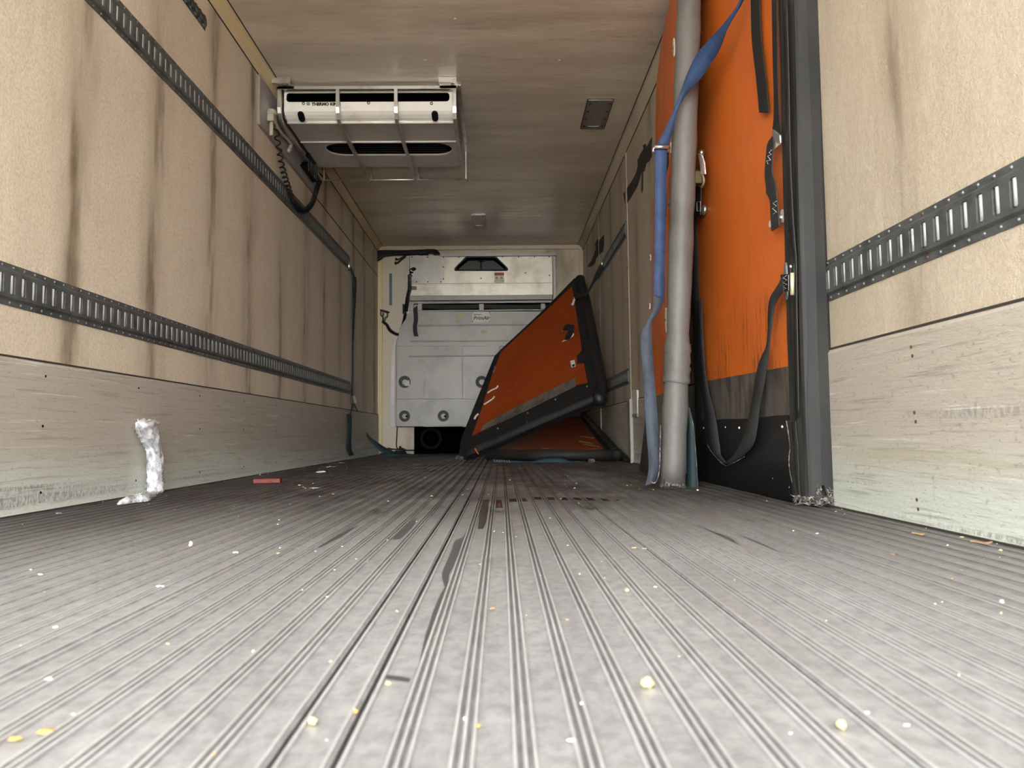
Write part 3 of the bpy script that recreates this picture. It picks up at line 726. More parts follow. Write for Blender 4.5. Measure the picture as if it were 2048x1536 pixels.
for nm, p0, p1 in (('trim_6', (812, 512), (819, 628)), ('trim_7', (1105.8, 513), (1112.5, 640)), ('trim_8', (880, 507.5), (1113, 511.5))):
    tf = pbox(nm, p0, p1, .0, .012, 'galvlite', None); tf['kind'] = 'structure'
pbox('shadow_gap', (1103.8, 512), (1105.6, 640), -.02, .001, 'void', duct)
# warning label and small plate
lab = thing('warning_label', 'small red and grey warning label with two yellow triangles under the duct outlet', 'label', bu((998, 565)))
pbox('sheet', (988.5, 545), (1008.3, 565.5), .0005, .0015, 'greyprint', lab)
pbox('red_header', (989, 545.3), (1008, 551), .0015, .0022, 'warn', lab)
pbox('white_strip', (989, 551), (1008, 559.5), .0015, .002, 'cream', lab)
for x in (993.5, 1003):
    t_ = [bu(p) for p in ((x - 4, 558), (x + 4, 558), (x, 551.8))]; MB().prism([q + Vector((0, -.0022, 0)) for q in t_], (0, -.0006, 0)).build('triangle', 'yel', lab)
    t_ = [bu(p) for p in ((x - 1, 557), (x + 1, 557), (x, 553.5))]; MB().prism([q + Vector((0, -.0029, 0)) for q in t_], (0, -.0004, 0)).build('triangle_mark', 'ink', lab)
for k in range(3): pbox('text_line', (990, 560.7 + k * 1.6), (1006 - 3 * (k % 2), 561.4 + k * 1.6), .0015, .002, 'alu2', lab)
yl_ = thing('type_plate', 'small olive yellow plate at the left end of the duct strip', 'label', bu((826, 581)))
pbox('sheet', (820.5, 572), (833.5, 580.5), .005, .0065, plain('olive_plate', (.26, .21, .075, 1), .5), yl_)
for k in range(3): pbox('text_line', (822, 573.5 + k * 2.3), (831.5, 574.3 + k * 2.3), .0065, .007, 'ink', yl_)

grl = thing('return_bulkhead', 'grey moulded return air bulkhead with ribs and round bolt recesses on the front wall', 'bulkhead', bu((955, 853)))
mb = MB(); D = .006
def strip(y0, y1, x0, x1, d=0): q0, q1 = bu((x0, y1)), bu((x1, y0)); mb.box(q0.x, q1.x, YU - d, YU + .06, q0.z, q1.z)
strip(590, 601, 820, 1104); strip(602.5, 607.5, 820, 1104, .01)
up = [bu(p) for p in ((821, 601), (821, 620), (835, 620), (835, 601))]
for x0, x1 in ((836.5, 844), (958.5, 967.3), (1082, 1090)): strip(607.5, 620, x0, x1, .006)
strip(607.5, 620, 820, 827)
strip(618.5, 623, 820, 1104, .006)
P0 = [bu(p) for p in ((821, 623), (800.5, 655), (792.3, 692), (1129, 692), (1121, 655), (1104, 623))]
mb.prism([Vector((p.x, YU, p.z)) for p in P0], (0, .06, 0))
R = lambda x, y: (bu((x, y)).x, bu((x, y)).z)
cells = [((792.3, 853.6), (848, 798), (809, 832.2), 11.3), ((848, 853.6), (925, 798), (886.5, 832), 11.3), ((792.3, 798), (848, 692), (809.2, 763.8), 12.3), ((925, 798), (1000, 692), (963.3, 764), 12.3)]
bolts = []
for (p0, p1, c, r) in cells:
    u0, v0 = R(*p0); u1, v1 = R(*p1); cu, cv = R(*c); rr = r / F_PX * YU
    hole_plate(mb, u0, u1, v0, v1, circle(cu, cv, rr, 20), fnu, .05); bolts.append((cu, cv, rr))
for p0, p1 in (((848, 798), (925, 692)), ((1000, 853.6), (1129, 692)), ((925, 853.6), (1000, 798))):
    u0, v0 = R(*p0); u1, v1 = R(*p1); mb.box(u0, u1, YU, YU + .06, v0, v1)
u0, v0 = R(792.3, 853.6); u1, v1 = R(1129, 692)
mb.box(u0, u0 + .004, YU, YB, v0, v1).box(u0, u1, YU, YB, v0, v0 + .004)
mb.build('moulded_panel', 'bulk', grl)
for i, (cu, cv, rr) in enumerate(bolts):
    b_ = MB(); b_.disc((cu, YU + .05, cv), (0, -1, 0), rr, .002, 18)
    cup = b_.build('bolt_recess', plain('shadow_grey', (.045, .042, .038, 1), .6), grl)
    MB().disc((cu, YU + .048, cv), (0, -1, 0), rr * .55, .02, 14, rr * .45).build('bolt_cap', 'bulk', cup)
    if i < 2: MB().disc((cu + .02, YU + .03, cv - .002), (0, -1, 0), .013, .004, 10).build('bolt_hole', 'void', cup)
    if i == 2: MB().box(cu + .0, cu + .055, YU + .02, YU + .026, cv - .045, cv + .022).build('white_tag', 'whitebit', cup)
for y0, y1, x0 in ((647.2, 652.6, 836), (679.2, 684.6, 821), (708.8, 714.2, 818)):
    q0, q1 = bu((x0, y1)), bu((1098, y0)); h2 = (q1.z - q0.z) / 2
    bevel(MB().box(q0.x, q1.x, YU - .012, YU, q0.z, q1.z).build('raised_rib', 'bulk', grl), .006, 3)
for x0, x1 in ((844.3, 958.3), (967.6, 1081.8), (1090.3, 1103)):
    n = 9; L = []; Rr = []
    for i in range(n):
        x = x0 + (x1 - x0) * i / (n - 1); s_ = 1.6 * math.sin(math.pi * i / (n - 1))
        L.append(ay(YU + .012, (x, 609.2 + s_ * .5))); Rr.append(ay(YU + .012, (x, 616.6 + s_)))
    MB().ribbon(L, Rr, .004).build('rubber_flap', 'black', grl)
MB().box(bu((836, 620)).x, bu((1103, 620)).x, YU + .05, YU + .058, bu((836, 620)).z, bu((836, 607)).z).build('slot_backing', 'void', grl)
for pts in (((912, 640), (911, 634), (916, 631), (918, 627), (926, 626), (930, 629), (927, 635), (921, 637), (918, 643), (914, 645)), ((1021, 632), (1027, 629), (1034, 631), (1032, 635), (1025, 636)), ((961, 664), (966, 660), (973, 660), (976, 663), (971, 667), (964, 667))):
    MB().prism([bu(p) + Vector((0, -.0005, 0)) for p in pts], (0, -.001, 0)).build('glue_spot', 'glue', grl)
# side gasket of the bulkhead
L = [ay(YB - .02, p) for p in ((800, 660), (790, 680), (782.5, 710), (781.5, 760), (781, 853))]; Rr = [ay(YB - .02, p) for p in ((803, 660), (794, 680), (789.5, 710), (789.2, 760), (789, 853))]
MB().ribbon(*smooth_pair(L, Rr), -.02).build('side_gasket', 'galvlite', grl)

sg = thing('name_plate', 'white riveted name plate with bold italic lettering on the return bulkhead', 'sign', bu((962, 644)))
pbox('plate', (944.3, 624.2), (980.5, 644.2), .0005, .006, 'cream', sg)
o = bu((946.8, 639.5)); text_part('lettering', 'PrimAir', .060, 'ink', sg, (o.x, YU - .0068, o.z), (1, 0, 0), (0, 0, 1), .0006, .25, .0016)
o = bu((947.5, 630)); MB().box(o.x, o.x + .095, YU - .0068, YU - .006, o.z, o.z + .008).build('small_print', 'ink', sg)
for p in ((945.4, 625.4), (979.3, 625.4), (945.4, 643), (979.3, 643)):
    c = bu(p); MB().disc((c.x, YU - .006, c.z), (0, -1, 0), .007, .003, 8).build('rivet', 'ink', sg)
# black strap hanging on the bulkhead
L = [bu(p) for p in ((826.5, 618), (827, 625), (828, 640), (826, 652), (826.5, 664), (828.5, 673))]; Rr = [bu(p) for p in ((835, 611), (835.5, 622), (836.3, 640), (834.5, 652), (835, 664), (837.5, 673))]
for q in L + Rr: q.y -= .014
tag(MB().ribbon(*smooth_pair(L, Rr), .004).build('hanging_strap', 'webb'), 'short black strap hanging down the left end of the bulkhead slots', 'strap')

# hose and dark fan inside the return opening
rc = ay(YB + .2, (862, 877)); MB().ring((rc.x, YB + .2, rc.z), (0, -1, 0), .10, .13, .02, 24).build('fan_ring', plain('dull_black', (.0022, .0022, .0024, 1), .7, 0, .12), wall_back)

# cable loom along the top of the front wall
lm = thing('cable_loom', 'thick bundle of black cables along the top left of the front wall', 'cable', ay(YB, (760, 512)))
for k, (pts, r) in enumerate((
    (((750, 504), (770, 503.2), (800, 503.8), (840, 502), (862, 500.8), (873, 502.5), (879.5, 511)), .017),
    (((750, 507), (770, 506), (800, 505.5), (840, 505), (860, 504.5), (869, 506), (872, 511.5)), .017),
    (((750, 510), (765, 508), (790, 507.5), (820, 508.5), (842, 507), (852, 508), (856, 511.5)), .015),
    (((750, 509), (775, 509.5), (800, 508.5), (815, 509.5), (835, 508), (846, 511.5)), .012),
    (((752, 521), (760, 517), (768, 511), (780, 509), (800, 506)), .017),
    (((752, 518), (762, 512.5), (772, 510), (790, 508)), .013))):
    MB().tube(cr([ay(YB - .055 - .004 * k, p) for p in pts], 5), r, 8).build('cable', 'rubber', lm, True)
for pts in (((812, 511), (804, 515), (797, 518.5), (792.5, 518)), ((812, 512), (803, 518.5), (796, 525), (791.5, 526.2))):
    P = cr([ay(YB - .05, p) for p in pts], 4); MB().tube(P, .009, 7).blob(P[-1], .016, 7, 5, .05).build('cable_tail', 'rubber', lm, True)

# coiled thin cable with its holder
pth = cr([ay(YU - .03, p) for p in ((826.5, 538), (822.5, 541), (823, 546.5), (819.5, 549), (819, 556), (819.2, 566), (819, 580), (815.5, 593), (813.5, 610), (812, 622))], 4)
def tp(s): return s ** 1.6
cc2 = thing('coiled_cable', 'thin black coiled cable running down the left edge of the front duct', 'cable', ay(YU - .03, (813, 622)))
cb = coil(pth, .020, 30, .0055, 5, tp); cb.build('coil', 'rubber', cc2, True)
MB().blob(ay(YU - .01, (827.5, 538)), .028, 9, 6, .08, (1.1, .6, .8)).build('grommet', 'black', cc2, True)
hd = MB(); hole_plate(hd, ay(YU - .02, (804.5, 0)).x, ay(YU - .02, (812.5, 0)).x, ay(YU - .02, (808, 627.5)).z, ay(YU - .02, (808, 608)).z, rrect(ay(YU - .02, (807.6, 0)).x, ay(YU - .02, (809.4, 0)).x, ay(YU - .02, (808, 624)).z, ay(YU - .02, (808, 612)).z, .004), lambda u, v, d: (u, YU - .02 + d, v), .05)
hd.build('holder', 'black', cc2)
pl_ = cr([ay(YB - .05, p) for p in ((812, 622), (809, 636), (805.5, 652), (802, 664), (797.5, 669), (788, 666), (779, 659), (774, 650), (768, 645), (765, 642))], 4)
coil(pl_, .011, 46, .008, 5).build('lower_coil', 'rubber', cc2, True)
hk = thing('cable_hook', 'rusty hook bracket with wire loops on the left edge of the front wall', 'hook', ay(YB, (771, 640)))
q = [ay(YB - .03, p) for p in ((760.5, 620), (767, 620.5), (779.5, 624.5), (779, 626.3), (771, 625.5), (761, 622.3))]
MB().prism(q, (0, -.05, 0)).build('bracket', 'foam', hk)
for pts, r in ((((762, 623), (760.8, 628), (763, 631.5), (766.5, 630), (767, 626)), .007), (((763, 631), (766, 635), (766, 641), (763.5, 645)), .008), (((775, 626), (775, 633), (770.5, 636), (769, 642), (766, 646)), .006)):
    MB().tube(cr([ay(YB - .06, p) for p in pts], 4), r, 6).build('wire_loop', 'ink', hk, True)
q = [ay(YB - .045, p) for p in ((768.5, 627), (774, 627), (773, 633), (769.5, 632))]; MB().prism(q, (0, -.02, 0)).build('white_insert', 'cream', hk)
lv = MB(); q0, q1 = ay(YB, (778.6, 611)), ay(YB, (784.2, 547))
lv.box(q0.x, q1.x, YB - .014, YB, q0.z, q1.z); lvo = tag(bevel(lv.build('gauge_strip', 'cyan'), .008, 3), 'narrow blue vertical strip on the cream front wall left of the duct', 'strip')
pc = thing('floor_wiring', 'thin black wire and connector low on the front wall left of the dark opening', 'wire', ay(YB, (797, 905)))
MB().tube(cr([ay(YB - .012, p) for p in ((794.5, 855), (793.5, 875), (792.8, 890), (795, 897), (799, 899))], 4), .007, 6).build('wire', 'rubber', pc, True)
q = [ay(YB - .01, p) for p in ((798.5, 893), (801, 891.5), (804, 895), (812, 898.5), (809, 900), (798, 899.5))]; MB().prism(q, (0, -.03, 0)).build('connector', 'black', pc)
MB().tube(cr([ay(YB - .015, p) for p in ((776, 896), (783, 898), (795, 899), (812, 900.5), (830, 900.5))], 4), .008, 6).build('wire', 'rubber', pc, True)
q = [ay(YB - .01, p) for p in ((773.5, 897.5), (776, 895.8), (781, 897.5), (784, 900.5), (779, 901), (775, 900))]; MB().prism(q, (0, -.02, 0)).build('bracket', 'foam', pc)

# ------------------------------------------------------------------ insulated partition boards
GB = 'padded orange partition boards'
def jag_wrap(mb, poly, z0, z1, amp, lean=0., notch=None, seg=.006, mi=0):
    """upright padded skin round a closed XY outline, torn along its lower edge"""
    P = [Vector((p[0], p[1], 0)) for p in poly]; out = []
    for i, p in enumerate(P):
        q = P[(i + 1) % len(P)]; k = max(1, int((q - p).length / seg))
        out += [p.lerp(q, j / k) for j in range(k)]
    n = len(out); zl = [z0, z0 + .06, .25, .5, 1.0, 1.5, 2.0, z1]; vs = []
    for li, z in enumerate(zl):
        for i, p in enumerate(out):
            zz = z
            if li == 0: zz = z0 + rnd.random() ** 2 * amp + (notch(p) if notch else 0)
            w_ = .0025 * math.sin(z * 9 + i * .7) if 0 < li < 7 else 0
            vs.append((p.x + lean * zz + w_, p.y, max(zz, z0)))
    fs = [(l * n + i, l * n + (i + 1) % n, (l + 1) * n + (i + 1) % n, (l + 1) * n + i) for l in range(len(zl) - 1) for i in range(n)]
    fs.append(tuple(range((len(zl) - 1) * n, len(zl) * n)))
    mb.add(vs, fs, mi); return out
def fray(parent, outline, z, lean, k=60, amp=.02, m='fray', name='frayed_foam', k2=1.0):
    mb = MB()
    for i in range(k):
        p = rnd.choice(outline); a = Vector((p.x + rnd.uniform(-.006, .006), p.y + rnd.uniform(-.006, .006), z + rnd.random() * amp))
        d = Vector((rnd.uniform(-1, 1), rnd.uniform(-1, .4), rnd.uniform(-.6, .9))).normalized() * rnd.uniform(.006, .016) * k2
        if a.z + d.z < .004: d.z = .004 - a.z
        s_ = rnd.uniform(.0015, .004); u = d.cross(Vector((0, 0, 1))).normalized() * s_
        mb.add([a + u, a - u, a + Vector((0, 0, s_)), a + d], [(0, 1, 3), (1, 2, 3), (2, 0, 3), (0, 2, 1)])
    return mb.build(name, m, parent, kind='stuff')

# board A: against the near right wall
A = thing('partition_board', 'tall orange board against the near right wall with a torn black padded front edge', 'partition board', (.955, 2.8, 0), GB)
MB().box(.938, .978, 2.33, 3.42, .02, 2.36).build('core', 'skirt', A)
MB().box(.932, .939, 2.30, 3.42, .40, 2.34).build('orange_panel', 'orange', A)
nb = [(.929, 2.34, .275), (.929, 3.42, .28), (.929, 3.42, .460), (.929, 2.34, .437)]
MB().prism(nb, (.004, 0, 0)).build('grey_band', 'band', A)
n = 14; sk = MB(); L = []; Rr = []
for i in range(n):
    y = 2.30 + (3.44 - 2.30) * i / (n - 1); L.append(Vector((.9265 + .002 * math.sin(i * 1.3), y, .278 + .003 * math.sin(i * .9)))); Rr.append(Vector((.921 - .006 * abs(math.sin(i * .8)), y, .004)))
sk.ribbon(L, Rr, .004).build('rubber_skirt', 'skirt', A, True)
pad = [(.918, 2.345), (.910, 2.325), (.909, 2.27), (.912, 2.232), (.917, 2.221), (.926, 2.215), (.955, 2.212), (.989, 2.214), (.9985, 2.222), (.999, 2.34), (.96, 2.36)]
def nt(p): return .062 * max(0, 1 - abs(p.x - .960) / .018) * (p.y < 2.25) + .022 * max(0, 1 - abs(p.x - .988) / .010) * (p.y < 2.25) + .018 * max(0, 1 - abs(p.x - .927) / .008) * (p.y < 2.26)
mb = MB(); outl = jag_wrap(mb, pad, .006, 2.37, .016, .008, nt); mb.build('padded_edge', 'padlit', A, False)
MB().box(.925, .99, 2.24, 2.38, .003, .10).build('exposed_core', plain('dark_foam', (.025, .022, .02, 1), .9), A)
fray(A, [p for p in outl if p.y < 2.3], .006, 0, 300, .026, k2=1.5)
fray(A, [Vector((.960 + q * .018, 2.209, 0)) for q in (-1, -.8, .8, 1)] , .012, 0, 60, .045)
fray(A, [Vector((.962 + s_ * (.018 - .018 * h_), 2.216, 0)) + Vector((0, 0, 0)) for s_ in (-1, 1) for h_ in (0, .3)], .02, 0, 30, .03)
MB().tube([(.955, 3.45, .01), (.955, 3.45, 2.36)], .046, 12).build('padded_edge', 'pad', A, True)
for y in (2.42, 2.66, 2.86, 3.03, 3.2, 3.36): MB().disc((.9235, y, .243 + (.004 if y > 3 else 0)), (-1, 0, 0), .0065, .005, 9, .004).build('skirt_rivet', 'steel', A)
for y, z in ((2.5, .07), (2.36, .05), (3.1, .10)): MB().disc((.918, y, z), (-1, 0, 0), .004, .004, 7, .003).build('skirt_rivet', 'rivet', A)
# loose flap of the cover at the edge
L = [ax(.916, p) for p in ((1574.5, 842), (1579, 870), (1582, 896), (1580, 912), (1580, 930), (1584, 955), (1591, 978), (1598, 992))]; Rr = [ax(.908, p) for p in ((1592, 842), (1594, 870), (1597, 896), (1597, 912), (1598, 930), (1599, 955), (1600, 978), (1602, 992))]
MB().ribbon(*smooth_pair(L, Rr), .002).build('loose_flap', 'pad', A, True)
MB().tube(cr([p + Vector((-.003, 0, 0)) for p in L], 4), .0016, 5).build('flap_hem', 'fray', A)
# wrinkled seam strip between padded edge and face
L = [ax(.912, p) for p in ((1567, 0), (1571, 150), (1574, 300), (1579, 420), (1583, 480), (1588, 520), (1588, 600), (1590, 700), (1593, 835))]; Rr = [ax(.9095, p) for p in ((1575, 0), (1579, 150), (1582, 300), (1587, 420), (1591, 480), (1594, 520), (1595, 600), (1597, 700), (1599, 835))]
MB().ribbon(*smooth_pair(L, Rr), .003).build('edge_seam', 'pad', A, True)

def strap_x(X, L, Rr, t=.003): return MB().ribbon(*smooth_pair([ax(X, p) for p in L], [ax(X, p) for p in Rr]), t)
s1 = thing('hanging_strap', 'broad black strap end hanging free on the orange board', 'strap', ax(.915, (1530, 226)), 'straps on the near orange board')
s1['label'] = 'broad black strap with a cut end hanging at the top of the near orange board'; del s1['group']
strap_x(.918, ((1494, -420), (1502, -60), (1503, 0), (1505, 80), (1514, 160), (1520, 225)), ((1511, -420), (1519, -60), (1520, 0), (1524, 80), (1533, 160), (1539, 226))).build('webbing', 'webb', s1)
s2 = thing('buckled_strap', 'narrow black strap with a steel buckle and stitched handle on the near orange board', 'strap', ax(.915, (1555, 455)))
strap_x(.914, ((1536, -420), (1544, -60), (1545, 0), (1547, 120), (1549, 200), (1548.5, 240), (1546, 262)), ((1546, -420), (1554, -60), (1555, 0), (1556, 120), (1558, 200), (1560, 240), (1564, 268))).build('webbing', 'webb', s2)
bk = [ax(.905, p) for p in ((1548, 258), (1555, 262), (1564, 270), (1565, 286), (1558, 284), (1549, 274))]
bevel(MB().prism(bk, (-.008, 0, 0)).build('buckle', 'steel', s2), .003)
MB().prism([ax(.910, p) for p in ((1549, 278), (1563, 288), (1550, 298))], (-.003, 0, 0)).build('label_tag', 'cream', s2)
strap_x(.900, ((1547, 272), (1537, 287), (1534, 310), (1531.5, 350), (1534.5, 378), (1534, 385), (1541.5, 402), (1543, 430), (1545, 462)), ((1549, 290), (1548, 300), (1546, 325), (1546, 345), (1552, 370), (1554.5, 390), (1556.5, 410), (1558.5, 430), (1560, 452)), .004).build('handle', 'webg', s2)
zz = MB()
for pts in (((1543, 300), (1538, 305), (1543, 309), (1535, 312), (1541, 320), (1533, 322), (1536, 328)), ((1553, 402), (1546, 407), (1553, 412), (1545, 417), (1553, 424), (1547, 428))):
    zz.tube([ax(.893, p) for p in pts], .0011, 4)
zz.build('stitching', 'stitch', s2, kind='stuff')
for c in ((1566, 432), ):
    q = ax(.926, c); pt = [Vector((.927, q.y + p[0], q.z + p[1])) for p in stadium(-.012, .012, -.018, .018, 5)]
    MB().prism([Vector((.927, q.y + .016 * math.cos(i / 12 * 6.283), q.z + .022 * math.sin(i / 12 * 6.283))) for i in range(12)], (-.005, 0, 0)).build('anchor_plate', 'cream', s2)
    MB().disc((.922, q.y + .004, q.z - .003), (-1, 0, 0), .010, .008, 10, .006).build('anchor_bolt', 'steel', s2)
q = ax(.926, (1542, 448)); MB().disc((.927, q.y, q.z), (-1, 0, 0), .012, .005, 10).build('anchor_plate', 'cream', s2)
s3 = thing('slack_strap', 'long charcoal strap drooping in a loop from a steel ring down the near orange board', 'strap', ax(.90, (1453, 925)))
Lr = ((1566, 553), (1556, 572), (1541, 597), (1537, 630), (1537, 661), (1533.5, 693), (1525.5, 710), (1517, 733), (1511, 764.5), (1501, 825), (1489, 872), (1474, 903), (1453, 924.6))
Rr_ = ((1568, 583), (1562, 590), (1551, 610), (1546, 640), (1543, 665), (1540, 692), (1538, 712), (1532, 749), (1528, 775), (1520.6, 810), (1515, 856), (1503, 897), (1462, 928))
strap_x(.897, Lr, Rr_, .003).build('webbing', 'webg', s3, True)
strap_x(.899, ((1394, 600), (1398, 700), (1401.5, 755), (1409, 837), (1414, 887), (1426, 907), (1448, 928.5)), ((1404, 600), (1409, 710), (1416, 772), (1431, 833), (1439, 885), (1443, 911), (1456, 926)), .003).build('webbing', 'webg', s3, True)
MB().tube(cr([ax(.893, p) for p in ((1414, 889), (1426, 908), (1448, 929.5), (1462, 928), (1489, 913.5))], 4), .0012, 4).build('worn_edge', 'fray', s3)
strap_x(.905, ((1561, 549), (1570, 548.5), (1579, 548)), ((1562, 581), (1570, 582), (1579, 582)), .005).build('stitched_tab', 'webb', s3)
zz = MB(); zz.tube([ax(.898, p) for p in ((1573, 551), (1566, 556), (1574, 560), (1566, 565), (1574, 569), (1566, 573), (1572, 577), (1566, 580))], .0011, 4).tube([ax(.898, p) for p in ((1577, 550), (1577, 581))], .0009, 4)
zz.build('stitching', 'stitch', s3, kind='stuff')
q = ax(.926, (1583, 562)); MB().prism([Vector((.912, q.y + .0105 * math.cos(i / 16 * 6.283), q.z + .060 * (abs(math.sin(i / 16 * 6.283)) ** .6) * (1 if i < 8 else -1))) for i in range(16)], (-.006, 0, 0)).build('anchor_plate', 'steel', s3)
c0, c1 = ax(.897, (1584.5, 546)), ax(.897, (1584.5, 590)); MB().tube([c0, c1], .0065, 8).build('ring_bar', 'brass', s3, True)
for p in ((1582, 533), ): q = ax(.905, p); MB().disc(q, (-1, 0, 0), .006, .005, 8, .004).build('anchor_bolt', 'steel', s3)
# ratchet at the far end of board A
rt = thing('ratchet_buckle', 'olive strap ratchet with a dirty paper tag behind the grey padded edge', 'buckle', ax(.90, (1400, 370)))
bevel(MB().prism([ax(.895, p) for p in ((1393.5, 337), (1404, 341), (1404.5, 366), (1400, 372), (1393, 371))], (-.03, 0, 0)).build('body', plain('olive_steel', (.13, .115, .05, 1), .5, .4), rt), .003)
MB().prism([ax(.88, p) for p in ((1398, 307), (1406, 311), (1410.5, 327), (1412.5, 348), (1404.5, 349), (1401.5, 322))], (-.006, 0, 0)).build('paper_tag', 'paper', rt)
MB().tube(cr([ax(.875, p) for p in ((1405, 350), (1408, 360), (1406, 370), (1403, 375))], 3), .005, 6).build('release_lever', plain('olive_lever', (.30, .26, .14, 1), .5, .3), rt, True)
strap_x(.90, ((1391.5, 371), (1391.5, 400), (1391, 432)), ((1403, 375), (1403, 400), (1401.5, 430)), .004).build('webbing', 'webb', rt)
MB().tube([ax(.89, p) for p in ((1394, 404), (1401, 403), (1401, 422), (1394, 422), (1394, 404))], .0012, 4).build('printed_outline', 'stitch', rt)
q = ax(.922, (1408, 420)); MB().disc(q, (-1, -.3, 0), .026, .012, 12, .016).build('bolt', 'steel', rt, True)
MB().disc(ax(.915, (1406, 306)), (-1, -.3, 0), .016, .02, 10, .012).build('bolt', 'steel', rt, True)

# board B: second board, its grey padded edge towards the camera
LEAN = .060
B = thing('partition_board', 'tall orange board with a grey padded edge, standing between the front board and the wall behind it', 'partition board', (.77, 3.6, 0), GB)
B['label'] = 'tall orange board with a grey tube edge and a blue strap, standing behind the black-edged board'
def bpt(y, z, off=0):
    k = (y - 3.05) / 1.15; return Vector((.700 + .152 * k + LEAN * z * (1 - .25 * k) + off, y, z))
topo = [(3.05, 0.01), (4.20, 0.01), (4.20, 2.30), (3.92, 2.44), (3.05, 2.44)]
MB().prism([bpt(y, z, -.012) for y, z in topo], (.036, 0, 0)).build('core', 'padgrey', B)
MB().prism([bpt(y, z, -.0255) for y, z in ((3.06, .39), (4.19, .43), (4.19, 2.27), (3.95, 2.40), (3.06, 2.40))], (.012, 0, 0)).build('orange_panel', 'orange', B)
L = [bpt(3.05 + .23 * i / 1.0 * 1.0, .40, -.034) for i in range(6)]; Rr = [bpt(3.05 + .23 * i, .012, -.050 - .02 * (i == 5)) for i in range(6)]
MB().ribbon(L, Rr, .004).build('grey_skirt', 'padgrey', B, True)
tb = MB(); P = []; rs = []
for i in range(40):
    z = .02 + 2.42 * i / 39; P.append((.697 + LEAN * z, 3.035, z)); rs.append(.0515 + .0018 * math.sin(i * 1.7) + .0012 * math.sin(i * 4.1) - (.004 if 9 < i < 13 else 0))
tb.tube(P, .05, 18, True, 0, rs)
tbo = tb.build('padded_edge', 'padgrey', B, True)
sv = MB(); P = []; rs = []
for i in range(12):
    z = .43 + .165 * i / 11; P.append((.697 + LEAN * z, 3.033, z)); rs.append(.0535 + .003 * rnd.random() + .002 * math.sin(i * 2.2))
sv.tube(P, .05, 18, False, 0, rs); sv.v = [(x + .002 * math.sin(i * 1.9), y + .0025 * math.sin(i * 2.7 + z * 60), z + .004 * math.sin(i * .7)) for i, (x, y, z) in enumerate(sv.v)]
sv.build('patch_sleeve', 'padgrey', B, True)
outl = [Vector((.697 + .050 * math.cos(q / 20 * 6.283), 3.035 + .050 * math.sin(q / 20 * 6.283), 0)) for q in range(20)]
fr_ = MB()
for i in range(20):
    p = outl[i]; q = outl[(i + 1) % 20]; m_ = (p + q) / 2
    fr_.add([p + Vector((0, 0, .03)), q + Vector((0, 0, .03)), (m_.x + rnd.uniform(-.004, .004), m_.y - .004, rnd.uniform(.002, .016)), (p.x, p.y, .006 + rnd.random() * .01)], [(0, 1, 2), (0, 2, 3)])
fr_.build('torn_hem', 'padgrey', B, kind='stuff'); fray(B, outl, .004, 0, 60, .012, 'padgrey')
MB().box(.655, .74, 3.0, 3.07, .002, .04).build('exposed_core', 'foam', B)
L = [ay(3.07, p) for p in ((1372, 815), (1374, 850), (1374, 900), (1374, 950), (1373, 977))]; Rr = [ay(3.05, p) for p in ((1378, 815), (1386.5, 850), (1391, 900), (1394, 945), (1396, 980))]
MB().ribbon(*smooth_pair(L, Rr), .003).build('teal_flap', 'tealc', B, True)
MB().tube(cr(Rr, 4), .0018, 5).build('flap_hem', 'fray', B)
bface = lambda p, off=-.034: onplane(bpt(3.3, 1, off), (bpt(4, 1) - bpt(3.05, 1)).cross(bpt(3.05, 2) - bpt(3.05, 1)).normalized(), *p)
for (x, y, hgt) in ((1343.2, 296, 22), (1340.2, 409, 19), (1301.5, 515, 13), (1300, 612, 13), (1349, 95, 40), (1333.5, 640, 52)):
    c = bface((x, y)); hz_ = hgt / 2 / F_PX * c.y
    MB().prism([Vector((c.x, c.y + .014 * math.cos(i / 10 * 6.283), c.z + hz_ * math.sin(i / 10 * 6.283))) for i in range(10)], (-.005, 0, 0)).build('anchor_plate', 'cream', B)
    MB().disc((c.x - .005, c.y, c.z), (-1, -.2, 0), .006, .006, 8, .004).build('anchor_bolt', 'rivet', B)
sb_ = [bface(p, -.045) for p in ((1338, 305), (1336.5, 330), (1333, 360), (1333.5, 395), (1332.5, 432))]; sc_ = [bface(p, -.055) for p in ((1334, 305), (1331.5, 330), (1331, 360), (1332, 385), (1332, 433))]
tag(MB().ribbon(*smooth_pair(sb_, sc_), .003).build('short_strap', 'webb'), 'thin dark strap beside the upper blue strap on the second orange board', 'strap')
# blue strap
bs_ = thing('blue_strap', 'long blue tie-down strap slung over the grey padded edge and hanging to the floor', 'strap', (.63, 3.0, 0))
seq = [((1492, -60), (1501, -60), 2.50), ((1479, 0), (1487, 0), 2.56), ((1450, 44), (1457.5, 54), 2.66), ((1418, 80), (1440, 98), 2.76), ((1396, 105), (1422, 128), 2.83), ((1376, 143), (1400, 159), 2.88), ((1359, 188), (1372, 190), 2.92), ((1348, 219), (1353.5, 228), 2.945), ((1331, 255), (1347, 258), 2.955), ((1313.5, 290), (1337.5, 290), 2.965)]
L = [Vector((.915, 2.40, 2.16))] + [ay(y, p) for p, _, y in seq]; Rr = [Vector((.915, 2.36, 2.14))] + [ay(y, q) for _, q, y in seq]
MB().ribbon(*smooth_pair(L, Rr, 6), .003).build('upper_webbing', 'blue', bs_, True)
seq = [((1309.5, 290), (1334.5, 290)), ((1309.5, 350), (1333, 350)), ((1309.3, 430), (1331.5, 430)), ((1308.5, 500), (1330, 500)), ((1307, 560), (1329.5, 560)), ((1306.5, 592), (1329, 600))]
MB().ribbon(*smooth_pair([ay(2.955, p) for p, _ in seq], [ay(2.955, q) for _, q in seq], 4), .003).build('hanging_webbing', 'blue', bs_, True)
